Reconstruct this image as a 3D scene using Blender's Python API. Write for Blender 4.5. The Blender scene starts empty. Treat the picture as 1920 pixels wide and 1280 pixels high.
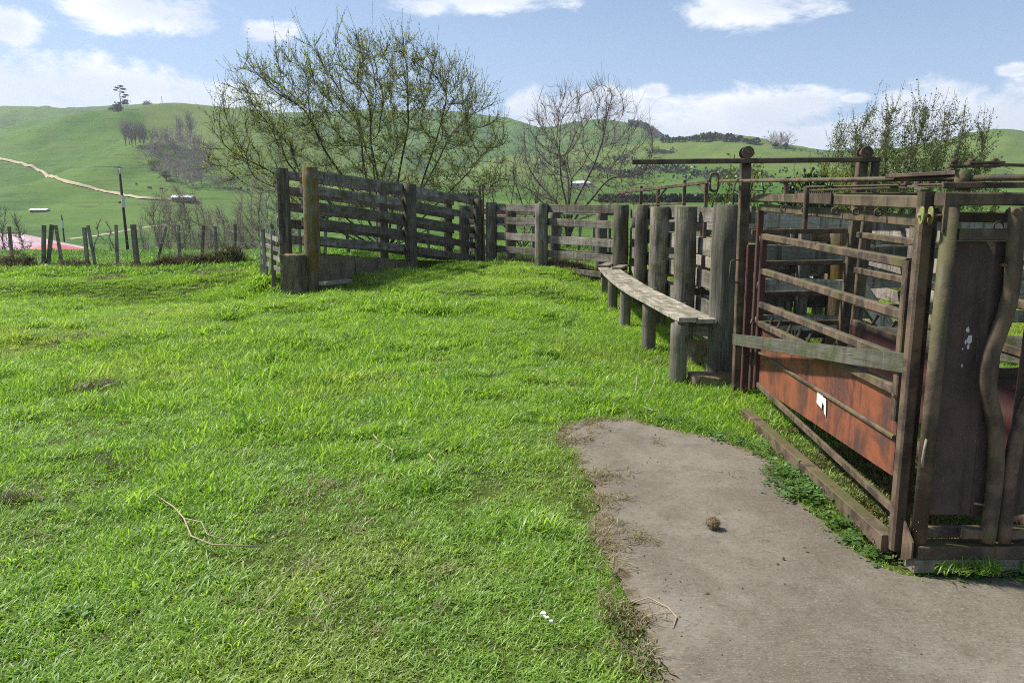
import bpy, math, random
import numpy as np
from mathutils import Vector, geometry
R = math.radians
random.seed(7); RNG = np.random.default_rng(7)
sc = bpy.context.scene
COL = sc.collection

# ------------------------------------------------------------------ camera, sky, sun, exposure
EYE = 1.65
PITCH = math.atan(.17)
cam = bpy.data.cameras.new('camera'); cam.lens = 1442 / 1920 * 36; cam.sensor_width = 36
cam.clip_start = .05; cam.clip_end = 20000
co = bpy.data.objects.new('camera', cam); COL.objects.link(co)
co.location = (0, 0, EYE); co.rotation_euler = (math.pi / 2 - PITCH, 0, 0)
sc.camera = co
sc.view_settings.view_transform = 'Standard'; sc.view_settings.look = 'None'
sc.view_settings.gamma = 1; sc.view_settings.use_curve_mapping = False
sc.view_settings.exposure = 1.0
sc.cycles.max_bounces = 8; sc.cycles.transparent_max_bounces = 8
sc.cycles.volume_bounces = 0
sc.cycles.use_adaptive_sampling = False; sc.cycles.filter_width = 1.0; sc.cycles.use_denoising = False; sc.cycles.sample_clamp_indirect = 4; sc.cycles.sample_clamp_direct = 12
SUN_AZ = -68      # degrees from +Y, towards -X
SUN_EL = 50
world = bpy.data.worlds.new('World'); sc.world = world; world.use_nodes = True


class NT:
    """small helper to write node trees"""
    def __init__(s, nt): s.nt = nt; nt.nodes.clear()
    def n(s, t, ins=None, **kw):
        nd = s.nt.nodes.new(t)
        for k, v in kw.items(): setattr(nd, k, v)
        for k, v in (ins or {}).items():
            sk = nd.inputs[k]
            if isinstance(v, bpy.types.NodeSocket): s.nt.links.new(v, sk)
            elif isinstance(v, bpy.types.Node): s.nt.links.new(v.outputs[0], sk)
            else: sk.default_value = v
        return nd
    def m(s, op, a, b=0., c=None, clamp=False):
        ins = {0: a, 1: b}
        if c is not None: ins[2] = c
        return s.n('ShaderNodeMath', ins, operation=op, use_clamp=clamp).outputs[0]
    def v(s, op, a, b=(0, 0, 0)):
        nd = s.n('ShaderNodeVectorMath', {0: a, 1: b}, operation=op)
        return nd.outputs[1] if op in ('LENGTH', 'DOT_PRODUCT', 'DISTANCE') else nd.outputs[0]
    def noise(s, vec, scale, detail=4, rough=.55, dist=0., dim='3D'):
        return s.n('ShaderNodeTexNoise', {'Vector': vec, 'Scale': scale, 'Detail': detail, 'Roughness': rough,
                                          'Distortion': dist}, noise_dimensions=dim).outputs[0]
    def mr(s, val, a, b, c=0., d=1., interp='SMOOTHSTEP'):
        return s.n('ShaderNodeMapRange', {0: val, 1: a, 2: b, 3: c, 4: d}, interpolation_type=interp).outputs[0]
    def mix(s, fac, a, b, blend='MIX'):
        nd = s.nt.nodes.new('ShaderNodeMix'); nd.data_type = 'RGBA'; nd.blend_type = blend
        for i, v in ((0, fac), (6, a), (7, b)):
            if isinstance(v, bpy.types.NodeSocket): s.nt.links.new(v, nd.inputs[i])
            else: nd.inputs[i].default_value = (tuple(v) + (1,))[:4] if not isinstance(v, (int, float)) else v
        return nd.outputs[2]
    def rgb(s, c): 
        nd = s.nt.nodes.new('ShaderNodeRGB'); nd.outputs[0].default_value = tuple(c) + (1,); return nd.outputs[0]


def ray(u, v):
    a = (u - 960) / 1442; b = (640 - v) / 1442; c, s = math.cos(PITCH), math.sin(PITCH)
    return (a, c + s * b, -s + c * b)


def make_sky():
    t = NT(world.node_tree)
    sky = t.n('ShaderNodeTexSky', sky_type='NISHITA', sun_disc=False, sun_elevation=R(SUN_EL), sun_rotation=R(SUN_AZ),
              air_density=1.0, dust_density=.7, ozone_density=2.5, altitude=50)
    d = t.n('ShaderNodeTexCoord').outputs['Generated']
    xyz = t.n('ShaderNodeSeparateXYZ', {0: d})
    az = t.m('ARCTAN2', xyz.outputs[0], xyz.outputs[1])
    el = t.m('ARCSINE', xyz.outputs[2])
    p = t.n('ShaderNodeCombineXYZ', {0: az, 1: el, 2: 0.}).outputs[0]
    # ragged cloud edges
    w1 = t.noise(t.v('MULTIPLY', d, (1, 1, 1.9)), 10, 9, .68, .35)
    w2 = t.noise(t.v('MULTIPLY', d, (1, 1, 2.0)), 3.0, 4, .5)
    # cumulus where the day has them: centre (az, el), half size
    blobs = [(-40, 165, 330, 75), (180, 175, 260, 62), (390, 190, 200, 50), (60, 200, 400, 60), (300, 20, 150, 42), (240, 0, 120, 50), (20, 50, 55, 36),
             (500, 62, 62, 26), (900, -6, 230, 34), (790, 10, 80, 20), (1420, 2, 190, 40), (1330, 25, 70, 28),
             (1000, 205, 95, 45), (1120, 190, 110, 32), (1225, 170, 35, 18), (1120, 225, 230, 50), (1420, 215, 190, 48), (1500, 195, 110, 34),
             (1340, 250, 260, 50), (1600, 185, 36, 12), (1745, 200, 105, 55), (1850, 225, 200, 52), (1650, 260, 400, 55), (1905, 132, 36, 12), (2050, 180, 160, 60)]
    dens = None
    for (u, v, su, sv) in blobs:
        r = ray(u, v); a0 = math.atan2(r[0], r[1]); e0 = math.asin(r[2] / math.sqrt(sum(c * c for c in r)))
        q = t.v('MULTIPLY', t.v('SUBTRACT', p, (a0, e0, 0)), (1442 / su, 1442 / sv, 0))
        b = t.mr(t.v('LENGTH', q), 1.45, 0., 0., 1., 'SMOOTHSTEP')
        dens = b if dens is None else t.m('MAXIMUM', dens, b)
    # elsewhere, out of view, the same kind of scattered cloud
    inview = t.mr(t.m('ABSOLUTE', az), .72, .95, 1., 0.)
    gen = t.mr(w2, .5, .7, 0., .75)
    lowel = t.mr(el, .62, .38, 0., 1.)
    iv = t.m('MULTIPLY', inview, lowel)
    dens = t.m('ADD', t.m('MULTIPLY', dens, iv), t.m('MULTIPLY', gen, t.m('SUBTRACT', 1., iv)))
    c = t.m('ADD', dens, t.m('MULTIPLY', t.m('SUBTRACT', w1, .5), 2.3))
    cl = t.mr(c, .25, .86)
    shade = t.noise(t.v('ADD', t.v('MULTIPLY', d, (1, 1, 1.7)), (0.012, 0, -.03)), 9, 5, .55, .15)
    thick = t.mr(t.m('ADD', t.m('MULTIPLY', dens, .6), t.m('MULTIPLY', shade, .9)), .55, 1.1)
    ccol = t.mix(thick, (9.6, 9.7, 9.8), (6.6, 7.1, 8.0))
    # thin veil near the horizon
    veil = t.mr(el, .34, .02, 0.10, .6)
    skyc = t.mix(veil, sky.outputs[0], (4.1, 5.6, 8.6))
    col = t.mix(t.m('MULTIPLY', cl, .93), skyc, ccol)
    bg = t.n('ShaderNodeBackground', {'Color': col, 'Strength': .065})
    t.n('ShaderNodeOutputWorld', {0: bg})


make_sky()
sl = bpy.data.lights.new('sun', 'SUN'); sl.energy = 3.25; sl.angle = R(4); sl.color = (1, .95, .87)
so = bpy.data.objects.new('sun', sl); COL.objects.link(so)
sd = Vector((math.sin(R(SUN_AZ)) * math.cos(R(SUN_EL)), math.cos(R(SUN_AZ)) * math.cos(R(SUN_EL)), math.sin(R(SUN_EL))))
so.rotation_euler = sd.to_track_quat('Z', 'Y').to_euler(); so.location = (0, 0, 30)

# ------------------------------------------------------------------ naming helpers


def tag(o, label=None, cat=None, group=None, kind=None):
    if label: o['label'] = label
    if cat: o['category'] = cat
    if group: o['group'] = group
    if kind: o['kind'] = kind
    return o


def thing(name, label, cat, loc=(0, 0, 0), group=None, rz=0):
    o = bpy.data.objects.new(name, None); COL.objects.link(o); o.location = loc; o.rotation_euler.z = rz
    o.empty_display_size = .2
    return tag(o, label, cat, group)


def copy_tree(o, parent=None):
    c = o.copy(); COL.objects.link(c)
    if parent: c.parent = parent
    for ch in o.children: copy_tree(ch, c)
    return c


class MB:
    """collects shapes, builds ONE mesh object; u of the UV runs along the length, in metres"""
    def __init__(s, off=None): s.V = []; s.F = []; s.U = []; s.S = []; s.off = random.uniform(0, 50) if off is None else off
    def face(s, idx, uv=None, smooth=False):
        s.F.append(tuple(idx)); s.S.append(smooth)
        if uv is None:
            P = [Vector(s.V[i]) for i in idx]
            n = (P[1] - P[0]).cross(P[2] - P[0]); ax = max(range(3), key=lambda k: abs(n[k]))
            a, b = [k for k in (2, 0, 1) if k != ax][:2]
            uv = [(q[a] + s.off, q[b]) for q in P]
        s.U.append(uv)
    def sweep(s, P, frames, prof, closed_ends=True, smooth=False, scale=None):
        """prof: list of (a,b); frames: list of (A,B) vectors per point"""
        n = len(prof); base = len(s.V); L = 0
        per = [0]
        for i in range(n): 
            a = prof[i]; b = prof[(i + 1) % n]; per.append(per[-1] + math.hypot(b[0] - a[0], b[1] - a[1]))
        Ls = []
        for k, p in enumerate(P):
            if k: L += (Vector(p) - Vector(P[k - 1])).length
            Ls.append(L); A, B = frames[k]; q = 1 if scale is None else scale[k]
            for (a, b) in prof:
                w = Vector(p) + A * a * q + B * b * q; s.V.append(tuple(w))
        for k in range(len(P) - 1):
            for i in range(n):
                j = (i + 1) % n
                s.face((base + k * n + i, base + k * n + j, base + (k + 1) * n + j, base + (k + 1) * n + i),
                       [(Ls[k] + s.off, per[i]), (Ls[k] + s.off, per[i + 1]), (Ls[k + 1] + s.off, per[i + 1]), (Ls[k + 1] + s.off, per[i])], smooth)
        if closed_ends:
            for kk, rev in ((0, True), (len(P) - 1, False)):
                idx = [base + kk * n + i for i in range(n)]; uv = [(s.off + pr[0] * .3, pr[1]) for pr in prof]
                if rev: idx = idx[::-1]; uv = uv[::-1]
                s.face(idx, uv)
        return s
    def beam(s, p0, p1, w, h, up=(0, 0, 1), ch=.005, segs=1, jit=0):
        p0 = Vector(p0); p1 = Vector(p1); d = (p1 - p0).normalized(); up = Vector(up)
        if abs(d.dot(up)) > .98: up = Vector((0, 1, 0))
        A = d.cross(up).normalized(); B = A.cross(d).normalized()
        a, b = w / 2, h / 2; ch = min(ch, a * .8, b * .8)
        prof = [(-a + ch, -b), (a - ch, -b), (a, -b + ch), (a, b - ch), (a - ch, b), (-a + ch, b), (-a, b - ch), (-a, -b + ch)]
        P = []
        for k in range(segs + 1):
            q = p0.lerp(p1, k / segs)
            if jit and 0 < k < segs: q = q + A * random.uniform(-jit, jit) + B * random.uniform(-jit, jit)
            P.append(q)
        return s.sweep(P, [(A, B)] * len(P), prof, scale=[1 + random.uniform(-jit, jit) * 4 for _ in P] if jit else None)
    def tube(s, P, r, n=8, smooth=True, caps=True, rough=0):
        P = [Vector(p) for p in P]; rr = r if isinstance(r, (list, tuple)) else [r] * len(P)
        fr = []
        A = None
        for k in range(len(P)):
            d = (P[min(k + 1, len(P) - 1)] - P[max(k - 1, 0)]).normalized()
            if A is None:
                ref = Vector((0, 0, 1)) if abs(d.z) < .9 else Vector((1, 0, 0)); A = d.cross(ref).normalized()
            else:
                A = (A - d * A.dot(d)).normalized()
            fr.append((A, d.cross(A)))
        prof = [(rr[0] * math.cos(2 * math.pi * i / n) * (1 + random.uniform(-rough, rough)), rr[0] * math.sin(2 * math.pi * i / n) * (1 + random.uniform(-rough, rough))) for i in range(n)]
        return s.sweep(P, fr, prof, caps, smooth, [q / rr[0] for q in rr])
    def ring(s, c, ax, rad, r, n=12, m=6):
        c = Vector(c); ax = Vector(ax).normalized(); A = ax.orthogonal().normalized(); B = ax.cross(A)
        return s.tube([c + A * rad * math.cos(2 * math.pi * k / n) + B * rad * math.sin(2 * math.pi * k / n) for k in range(n + 1)], r, m)
    def prism(s, pts, vec):
        """polygon pts pushed along vec"""
        n = len(pts); b = len(s.V); vec = Vector(vec)
        nor = (Vector(pts[1]) - Vector(pts[0])).cross(Vector(pts[2]) - Vector(pts[0]))
        if nor.dot(vec) > 0: pts = pts[::-1]
        for p in pts: s.V.append(tuple(p))
        for p in pts: s.V.append(tuple(Vector(p) + vec))
        s.face(range(b, b + n)); s.face(range(b + 2 * n - 1, b + n - 1, -1))
        for i in range(n):
            j = (i + 1) % n; s.face((b + j, b + i, b + n + i, b + n + j))
        return s
    def box(s, lo, hi):
        (x0, y0, z0), (x1, y1, z1) = lo, hi
        return s.prism([(x0, y0, z0), (x1, y0, z0), (x1, y1, z0), (x0, y1, z0)], (0, 0, z1 - z0))
    def build(s, name, mat, parent=None, label=None):
        me = bpy.data.meshes.new(name); me.from_pydata(s.V, [], s.F)
        uvl = me.uv_layers.new(name='UVMap'); uvl.data.foreach_set('uv', [c for f in s.U for q in f for c in q])
        me.polygons.foreach_set('use_smooth', s.S); me.materials.append(mat); me.update()
        o = bpy.data.objects.new(name, me); COL.objects.link(o)
        if parent:
            o.parent = parent
            # meshes are written in world metres; keep them there
            o.location = -Vector(parent.location)
        if label: o['label'] = label
        return o


def np_mesh(name, V, F, mat, parent=None, smooth=False):
    """V (n,3), F (m,k) arrays -> object"""
    V = np.asarray(V, dtype=np.float32); F = np.asarray(F, dtype=np.int32); m, k = F.shape
    me = bpy.data.meshes.new(name); me.vertices.add(len(V)); me.vertices.foreach_set('co', V.ravel())
    me.loops.add(m * k); me.loops.foreach_set('vertex_index', F.ravel())
    me.polygons.add(m); me.polygons.foreach_set('loop_start', np.arange(0, m * k, k, dtype=np.int32))
    if smooth: me.polygons.foreach_set('use_smooth', np.ones(m, dtype=bool))
    me.materials.append(mat); me.update(calc_edges=True)
    o = bpy.data.objects.new(name, me); COL.objects.link(o)
    if parent: o.parent = parent; o.location = -Vector(parent.location)
    return o

# ------------------------------------------------------------------ numpy noise


_T = np.random.default_rng(3).random((256, 256))
def vnoise(x, y):
    xi = np.floor(x).astype(int); yi = np.floor(y).astype(int); fx = x - xi; fy = y - yi
    fx = fx * fx * (3 - 2 * fx); fy = fy * fy * (3 - 2 * fy)
    a = _T[xi % 256, yi % 256]; b = _T[(xi + 1) % 256, yi % 256]; c = _T[xi % 256, (yi + 1) % 256]; d = _T[(xi + 1) % 256, (yi + 1) % 256]
    return (a * (1 - fx) + b * fx) * (1 - fy) + (c * (1 - fx) + d * fx) * fy
def fbm(x, y, o=4):
    s = 0; a = .5
    for k in range(o): s = s + a * (vnoise(x + 17.3 * k, y - 9.1 * k) - .5); x = x * 2.03; y = y * 2.03; a *= .5
    return s

# ------------------------------------------------------------------ materials


def new_mat(name):
    m = bpy.data.materials.new(name); m.use_nodes = True; return m, NT(m.node_tree)
def finish(t, col, rough=.8, bump=None, bstr=.3, bdist=.01, spec=.3, metal=0.):
    ins = {'Base Color': col, 'Roughness': rough, 'Specular IOR Level': spec, 'Metallic': metal}
    if bump is not None:
        ins['Normal'] = t.n('ShaderNodeBump', {'Height': bump, 'Strength': bstr, 'Distance': bdist})
    t.n('ShaderNodeOutputMaterial', {0: t.n('ShaderNodeBsdfPrincipled', ins)})
def c4(c): return tuple(c) + (1,)


def wood(name, dark, light, moss=.3, mosscol=(.13, .12, .02), streak=.6):
    m, t = new_mat(name)
    uv = t.n('ShaderNodeUVMap', uv_map='UVMap').outputs[0]
    pos = t.n('ShaderNodeNewGeometry')
    P = pos.outputs['Position']
    grain = t.noise(t.v('MULTIPLY', uv, (2.2, 55, 1)), 1, 5, .65, .6)
    fine = t.noise(t.v('MULTIPLY', uv, (5, 130, 1)), 1, 3, .6); rnd = t.n('ShaderNodeObjectInfo').outputs['Random']
    blot = t.noise(t.v('MULTIPLY', uv, (1.3, 5, 1)), 1, 4, .6, .4)
    flat = t.mr(t.m('ABSOLUTE', t.n('ShaderNodeSeparateXYZ', {0: pos.outputs['Normal']}).outputs[2]), .5, .9); run = t.m('ADD', t.m('MULTIPLY', t.noise(t.v('MULTIPLY', P, (17, 17, 1.3)), 1, 4, .6), t.m('SUBTRACT', 1., flat)), t.m('MULTIPLY', t.noise(t.v('MULTIPLY', uv, (1.6, 16, 1)), 1, 4, .65, .5), flat))
    f = t.m('ADD', t.m('MULTIPLY', grain, .55), t.m('MULTIPLY', blot, .65))
    col = t.mix(t.mr(f, .38, .82), dark, light)
    col = t.mix(t.m('MULTIPLY', t.mr(run, .5, .68), streak), col, tuple(c * .42 for c in dark))
    col = t.mix(t.mr(run, .42, .30, 0., .5), col, tuple(min(1, c * 1.55) for c in light))
    crack = t.mr(fine, .36, .30)
    col = t.mix(t.m('MULTIPLY', crack, .75), col, (.012, .010, .009))
    val = t.mr(rnd, 0, 1, .72, 1.32, 'LINEAR'); col = t.mix(1., col, t.n('ShaderNodeCombineColor', {0: val, 1: t.m('MULTIPLY', val, .985), 2: t.m('MULTIPLY', val, .955)}).outputs[0], 'MULTIPLY')
    kn = t.n('ShaderNodeTexVoronoi', {'Vector': t.v('MULTIPLY', uv, (1.6, 5.5, 1)), 'Scale': 1.}).outputs['Distance']; col = t.mix(t.mr(kn, .10, .05, 0., .8), col, (.02, .016, .012))
    up = t.n('ShaderNodeSeparateXYZ', {0: pos.outputs['Normal']}).outputs[2]
    mn = t.noise(P, 5, 5, .65); mn2 = t.noise(P, 60, 3, .6)
    mf = t.m('MULTIPLY', t.mr(t.m('ADD', t.m('ADD', mn, t.m('MULTIPLY', up, .13)), t.m('MULTIPLY', mn2, .15)), .64 - .22 * moss, .86 - .22 * moss), min(1, .4 + moss))
    col = t.mix(mf, col, t.mix(mn2, mosscol, tuple(c * .45 for c in mosscol)))
    h = t.m('ADD', t.m('ADD', t.m('MULTIPLY', grain, .8), t.m('MULTIPLY', fine, .5)), t.m('MULTIPLY', mf, .4))
    finish(t, col, .88, h, .9, .006, .2)
    return m


def rust(name, a, b, moss=.3, speck=.5):
    m, t = new_mat(name); g = t.n('ShaderNodeNewGeometry'); P = g.outputs['Position']
    n1 = t.noise(P, 7, 6, .62, .2); n2 = t.noise(P, 95, 3, .6); n3 = t.noise(t.v('MULTIPLY', P, (26, 26, 2.2)), 1, 4, .6)
    col = t.mix(t.mr(n1, .40, .60), a, b)
    col = t.mix(t.mr(n3, .50, .68, 0., .45), col, tuple(c * .45 for c in a))
    col = t.mix(t.mr(n2, .58, .72, 0., .55), col, (.20, .085, .035))
    up = t.n('ShaderNodeSeparateXYZ', {0: g.outputs['Normal']}).outputs[2]
    mf = t.mr(t.m('ADD', t.m('ADD', t.noise(P, 4, 5, .65), t.m('MULTIPLY', up, .16)), t.m('MULTIPLY', n2, .22)), .72 - .2 * moss, .95 - .2 * moss, 0., .85)
    col = t.mix(mf, col, t.mix(n2, (.13, .115, .03), (.07, .085, .03)))
    sp = t.mr(t.noise(P, 210, 2, .5), .68, .74, 0., speck)
    col = t.mix(sp, col, (.34, .31, .26))
    finish(t, col, t.mr(n1, .3, .7, .55, .9), t.m('ADD', n2, t.m('MULTIPLY', n1, .7)), .5, .003, .35)
    return m


def paint_red(name):
    m, t = new_mat(name); g = t.n('ShaderNodeNewGeometry'); P = g.outputs['Position']
    n1 = t.noise(t.v('MULTIPLY', P, (5, 3.2, 3.2)), 1, 6, .68, .5); n2 = t.noise(P, 70, 4, .65); run = t.noise(t.v('MULTIPLY', P, (22, 16, 1.7)), 1, 5, .65)
    col = t.mix(t.mr(n1, .35, .6), (.28, .088, .042), (.195, .062, .036))
    w = t.m('ADD', t.m('MULTIPLY', n1, .85), t.m('MULTIPLY', run, .6))
    col = t.mix(t.mr(w, .64, .88, 0., .95), col, (.080, .044, .038))
    col = t.mix(t.mr(run, .4, .28, 0., .4), col, (.36, .12, .06))
    col = t.mix(t.mr(n2, .60, .70, 0., .6), col, (.05, .03, .025))
    col = t.mix(t.mr(t.noise(P, 160, 2), .66, .72, 0., .5), col, (.42, .30, .22))
    finish(t, col, .62, t.m('ADD', n2, n1), .35, .002, .35)
    return m


def concrete_mat():
    m, t = new_mat('slab_concrete'); g = t.n('ShaderNodeNewGeometry'); P = g.outputs['Position']
    ed = t.n('ShaderNodeAttribute', attribute_name='edge').outputs['Fac']
    n1 = t.noise(P, 1.3, 5, .6, .3); n2 = t.noise(P, 42, 5, .75); n3 = t.noise(t.v('MULTIPLY', P, (70, 170, 90)), 1, 4, .75, .4); n4 = t.noise(P, 5, 5, .65)
    brush = t.noise(t.v('MULTIPLY', P, (8, 90, 1)), 1, 3, .6, .3)
    col = t.mix(t.mr(n1, .36, .64), (.232, .206, .160), (.168, .145, .109))
    col = t.mix(t.mr(n4, .42, .70, 0., .5), col, (.120, .098, .070)); big_ = t.noise(P, .75, 4, .6, .5); col = t.mix(t.mr(big_, .46, .62, 0., .45), col, (.130, .108, .078))
    col = t.mix(t.mr(n2, .50, .62, 0., .5), col, (.095, .080, .062))
    col = t.mix(t.mr(n3, .52, .70, 0., .70), col, (.38, .345, .285))
    col = t.mix(t.mr(brush, .56, .70, 0., .25), col, (.36, .33, .29))
    # washed-in soil and chaff along the grass edge
    e = t.m('ADD', ed, t.m('MULTIPLY', t.m('SUBTRACT', t.noise(P, 6, 5, .7), .5), .55))
    soil = t.mix(t.noise(P, 90, 4, .7), (.045, .032, .022), (.20, .15, .09))
    chaff = t.mix(t.noise(P, 60, 4, .7), (.17, .13, .09), (.36, .30, .22))
    col = t.mix(t.mr(e, .15, .02, 0., .55), col, chaff)
    col = t.mix(t.mr(e, .075, -.01, 0., .9), col, soil)
    finish(t, col, .92, t.m('ADD', t.m('MULTIPLY', n2, .8), t.m('ADD', t.m('MULTIPLY', n3, .4), brush)), .75, .006, .2)
    return m


def block_mat():
    m, t = new_mat('old_concrete'); g = t.n('ShaderNodeNewGeometry'); P = g.outputs['Position']
    n1 = t.noise(P, 3, 6, .65, .3); n2 = t.noise(P, 45, 4, .7); up = t.n('ShaderNodeSeparateXYZ', {0: g.outputs['Normal']}).outputs[2]
    run = t.noise(t.v('MULTIPLY', P, (9, 9, 1)), 1, 5, .65)
    col = t.mix(t.mr(n1, .35, .65), (.25, .20, .13), (.145, .12, .085))
    col = t.mix(t.mr(run, .5, .66, 0., .7), col, (.045, .040, .034))
    col = t.mix(t.mr(n2, .55, .7, 0., .5), col, (.30, .26, .2))
    col = t.mix(t.mr(t.m('ADD', n1, t.m('MULTIPLY', up, .2)), .55, .72, 0., .7), col, (.17, .125, .03))
    finish(t, col, .95, t.m('ADD', n1, n2), .8, .02, .15)
    return m


def ground_mat():
    m, t = new_mat('pasture'); g = t.n('ShaderNodeNewGeometry'); P = g.outputs['Position']
    dist = t.v('LENGTH', P)
    n0 = t.noise(P, .006, 6, .6, .3); n1 = t.noise(P, .05, 6, .65); n2 = t.noise(P, .9, 6, .65); n3 = t.noise(P, 14, 4, .7)
    terr = t.noise(t.v('MULTIPLY', P, (.035, .035, .55)), 1, 5, .65, .3)
    far = t.mix(t.mr(n0, .38, .62), (.048, .128, .016), (.105, .185, .028))
    far = t.mix(t.mr(n1, .45, .72, 0., .6), far, (.135, .185, .05))
    far = t.mix(t.mr(terr, .50, .68, 0., .75), far, (.045, .090, .020))
    far = t.mix(t.mr(n2, .55, .75, 0., .35), far, (.15, .17, .06))
    sp_ = t.n('ShaderNodeSeparateXYZ', {0: P}); sgn = t.m('ADD', t.m('ADD', sp_.outputs[0], 447.), t.m('MULTIPLY', t.m('SUBTRACT', sp_.outputs[1], 890.), .7))
    pad = t.m('MULTIPLY', t.mr(sgn, -6, 6), t.m('MULTIPLY', t.mr(sp_.outputs[1], 420, 640), t.mr(sp_.outputs[1], 1000, 930)))
    far = t.mix(t.m('MULTIPLY', pad, .45), far, (.17, .20, .055)); fine = t.noise(t.v('MULTIPLY', P, (.25, .25, 1.2)), 1, 4, .7); far = t.mix(t.mr(fine, .5, .72, 0., .5), far, (.05, .095, .022))
    near = t.mix(t.mr(n2, .35, .65), (.040, .062, .012), (.075, .095, .022))
    near = t.mix(t.mr(n3, .55, .7, 0., .5), near, (.12, .10, .045))
    col = t.mix(t.mr(dist, 18, 42), near, far)
    h = t.m('ADD', t.m('MULTIPLY', n2, 1.), t.m('MULTIPLY', n3, .25))
    finish(t, col, .95, h, .6, .25, .1)
    return m


def blade_mat(name, c1, c2, c3, tr=.5, patch=1.0, dry=(.44, .40, .20), dk=.5):
    """grass or leaf: light also comes through"""
    m, t = new_mat(name); g = t.n('ShaderNodeNewGeometry'); P = g.outputs['Position']
    oi = t.n('ShaderNodeObjectInfo'); rnd = oi.outputs['Random']
    n1 = t.noise(P, 1.1 * patch, 4, .6); n2 = t.noise(P, .33 * patch, 3, .5)
    col = t.mix(t.mr(n1, .36, .64), c1, c2)
    col = t.mix(t.mr(n2, .5, .68, 0., .75), col, c3)
    n3 = t.noise(P, .16 * patch, 4, .6); col = t.mix(t.mr(n3, .50, .66, 0., dk), col, tuple(c * .52 for c in c1)); col = t.mix(t.mr(n3, .46, .34, 0., min(1., dk * 1.5)), col, tuple(a * b for a, b in zip(c3, (1.06, .90, 1.25))))
    isl = g.outputs['Random Per Island']
    col = t.mix(t.mr(isl, .0, 1., 0., .62, 'LINEAR'), col, tuple(c * .45 for c in c1))
    col = t.mix(t.mr(rnd, .7, 1., 0., .35, 'LINEAR'), col, tuple(c * 1.35 for c in c3))
    col = t.mix(t.mr(rnd, .30, 0., 0., .55, 'LINEAR'), col, tuple(c * .5 for c in c1))
    col = t.mix(t.mr(isl, .96, .97), col, dry)
    d = t.n('ShaderNodeBsdfDiffuse', {'Color': col})
    tl = t.n('ShaderNodeBsdfTranslucent', {'Color': t.mix(1., col, (1.15, 1.25, .7), 'MULTIPLY')})
    gl = t.n('ShaderNodeBsdfGlossy', {'Color': (.9, 1, .9, 1), 'Roughness': .5})
    a = t.n('ShaderNodeMixShader', {0: tr, 1: d, 2: tl})
    b = t.n('ShaderNodeMixShader', {0: .042, 1: a, 2: gl})
    t.n('ShaderNodeOutputMaterial', {0: b})
    return m


def plain(name, col, col2=None, scale=8, rough=.8, bump=.2):
    m, t = new_mat(name); P = t.n('ShaderNodeNewGeometry').outputs['Position']
    n = t.noise(P, scale, 5, .65)
    finish(t, t.mix(t.mr(n, .35, .65), col, col2 or tuple(c * .65 for c in col)), rough, n, bump, .02, .25)
    return m


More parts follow.
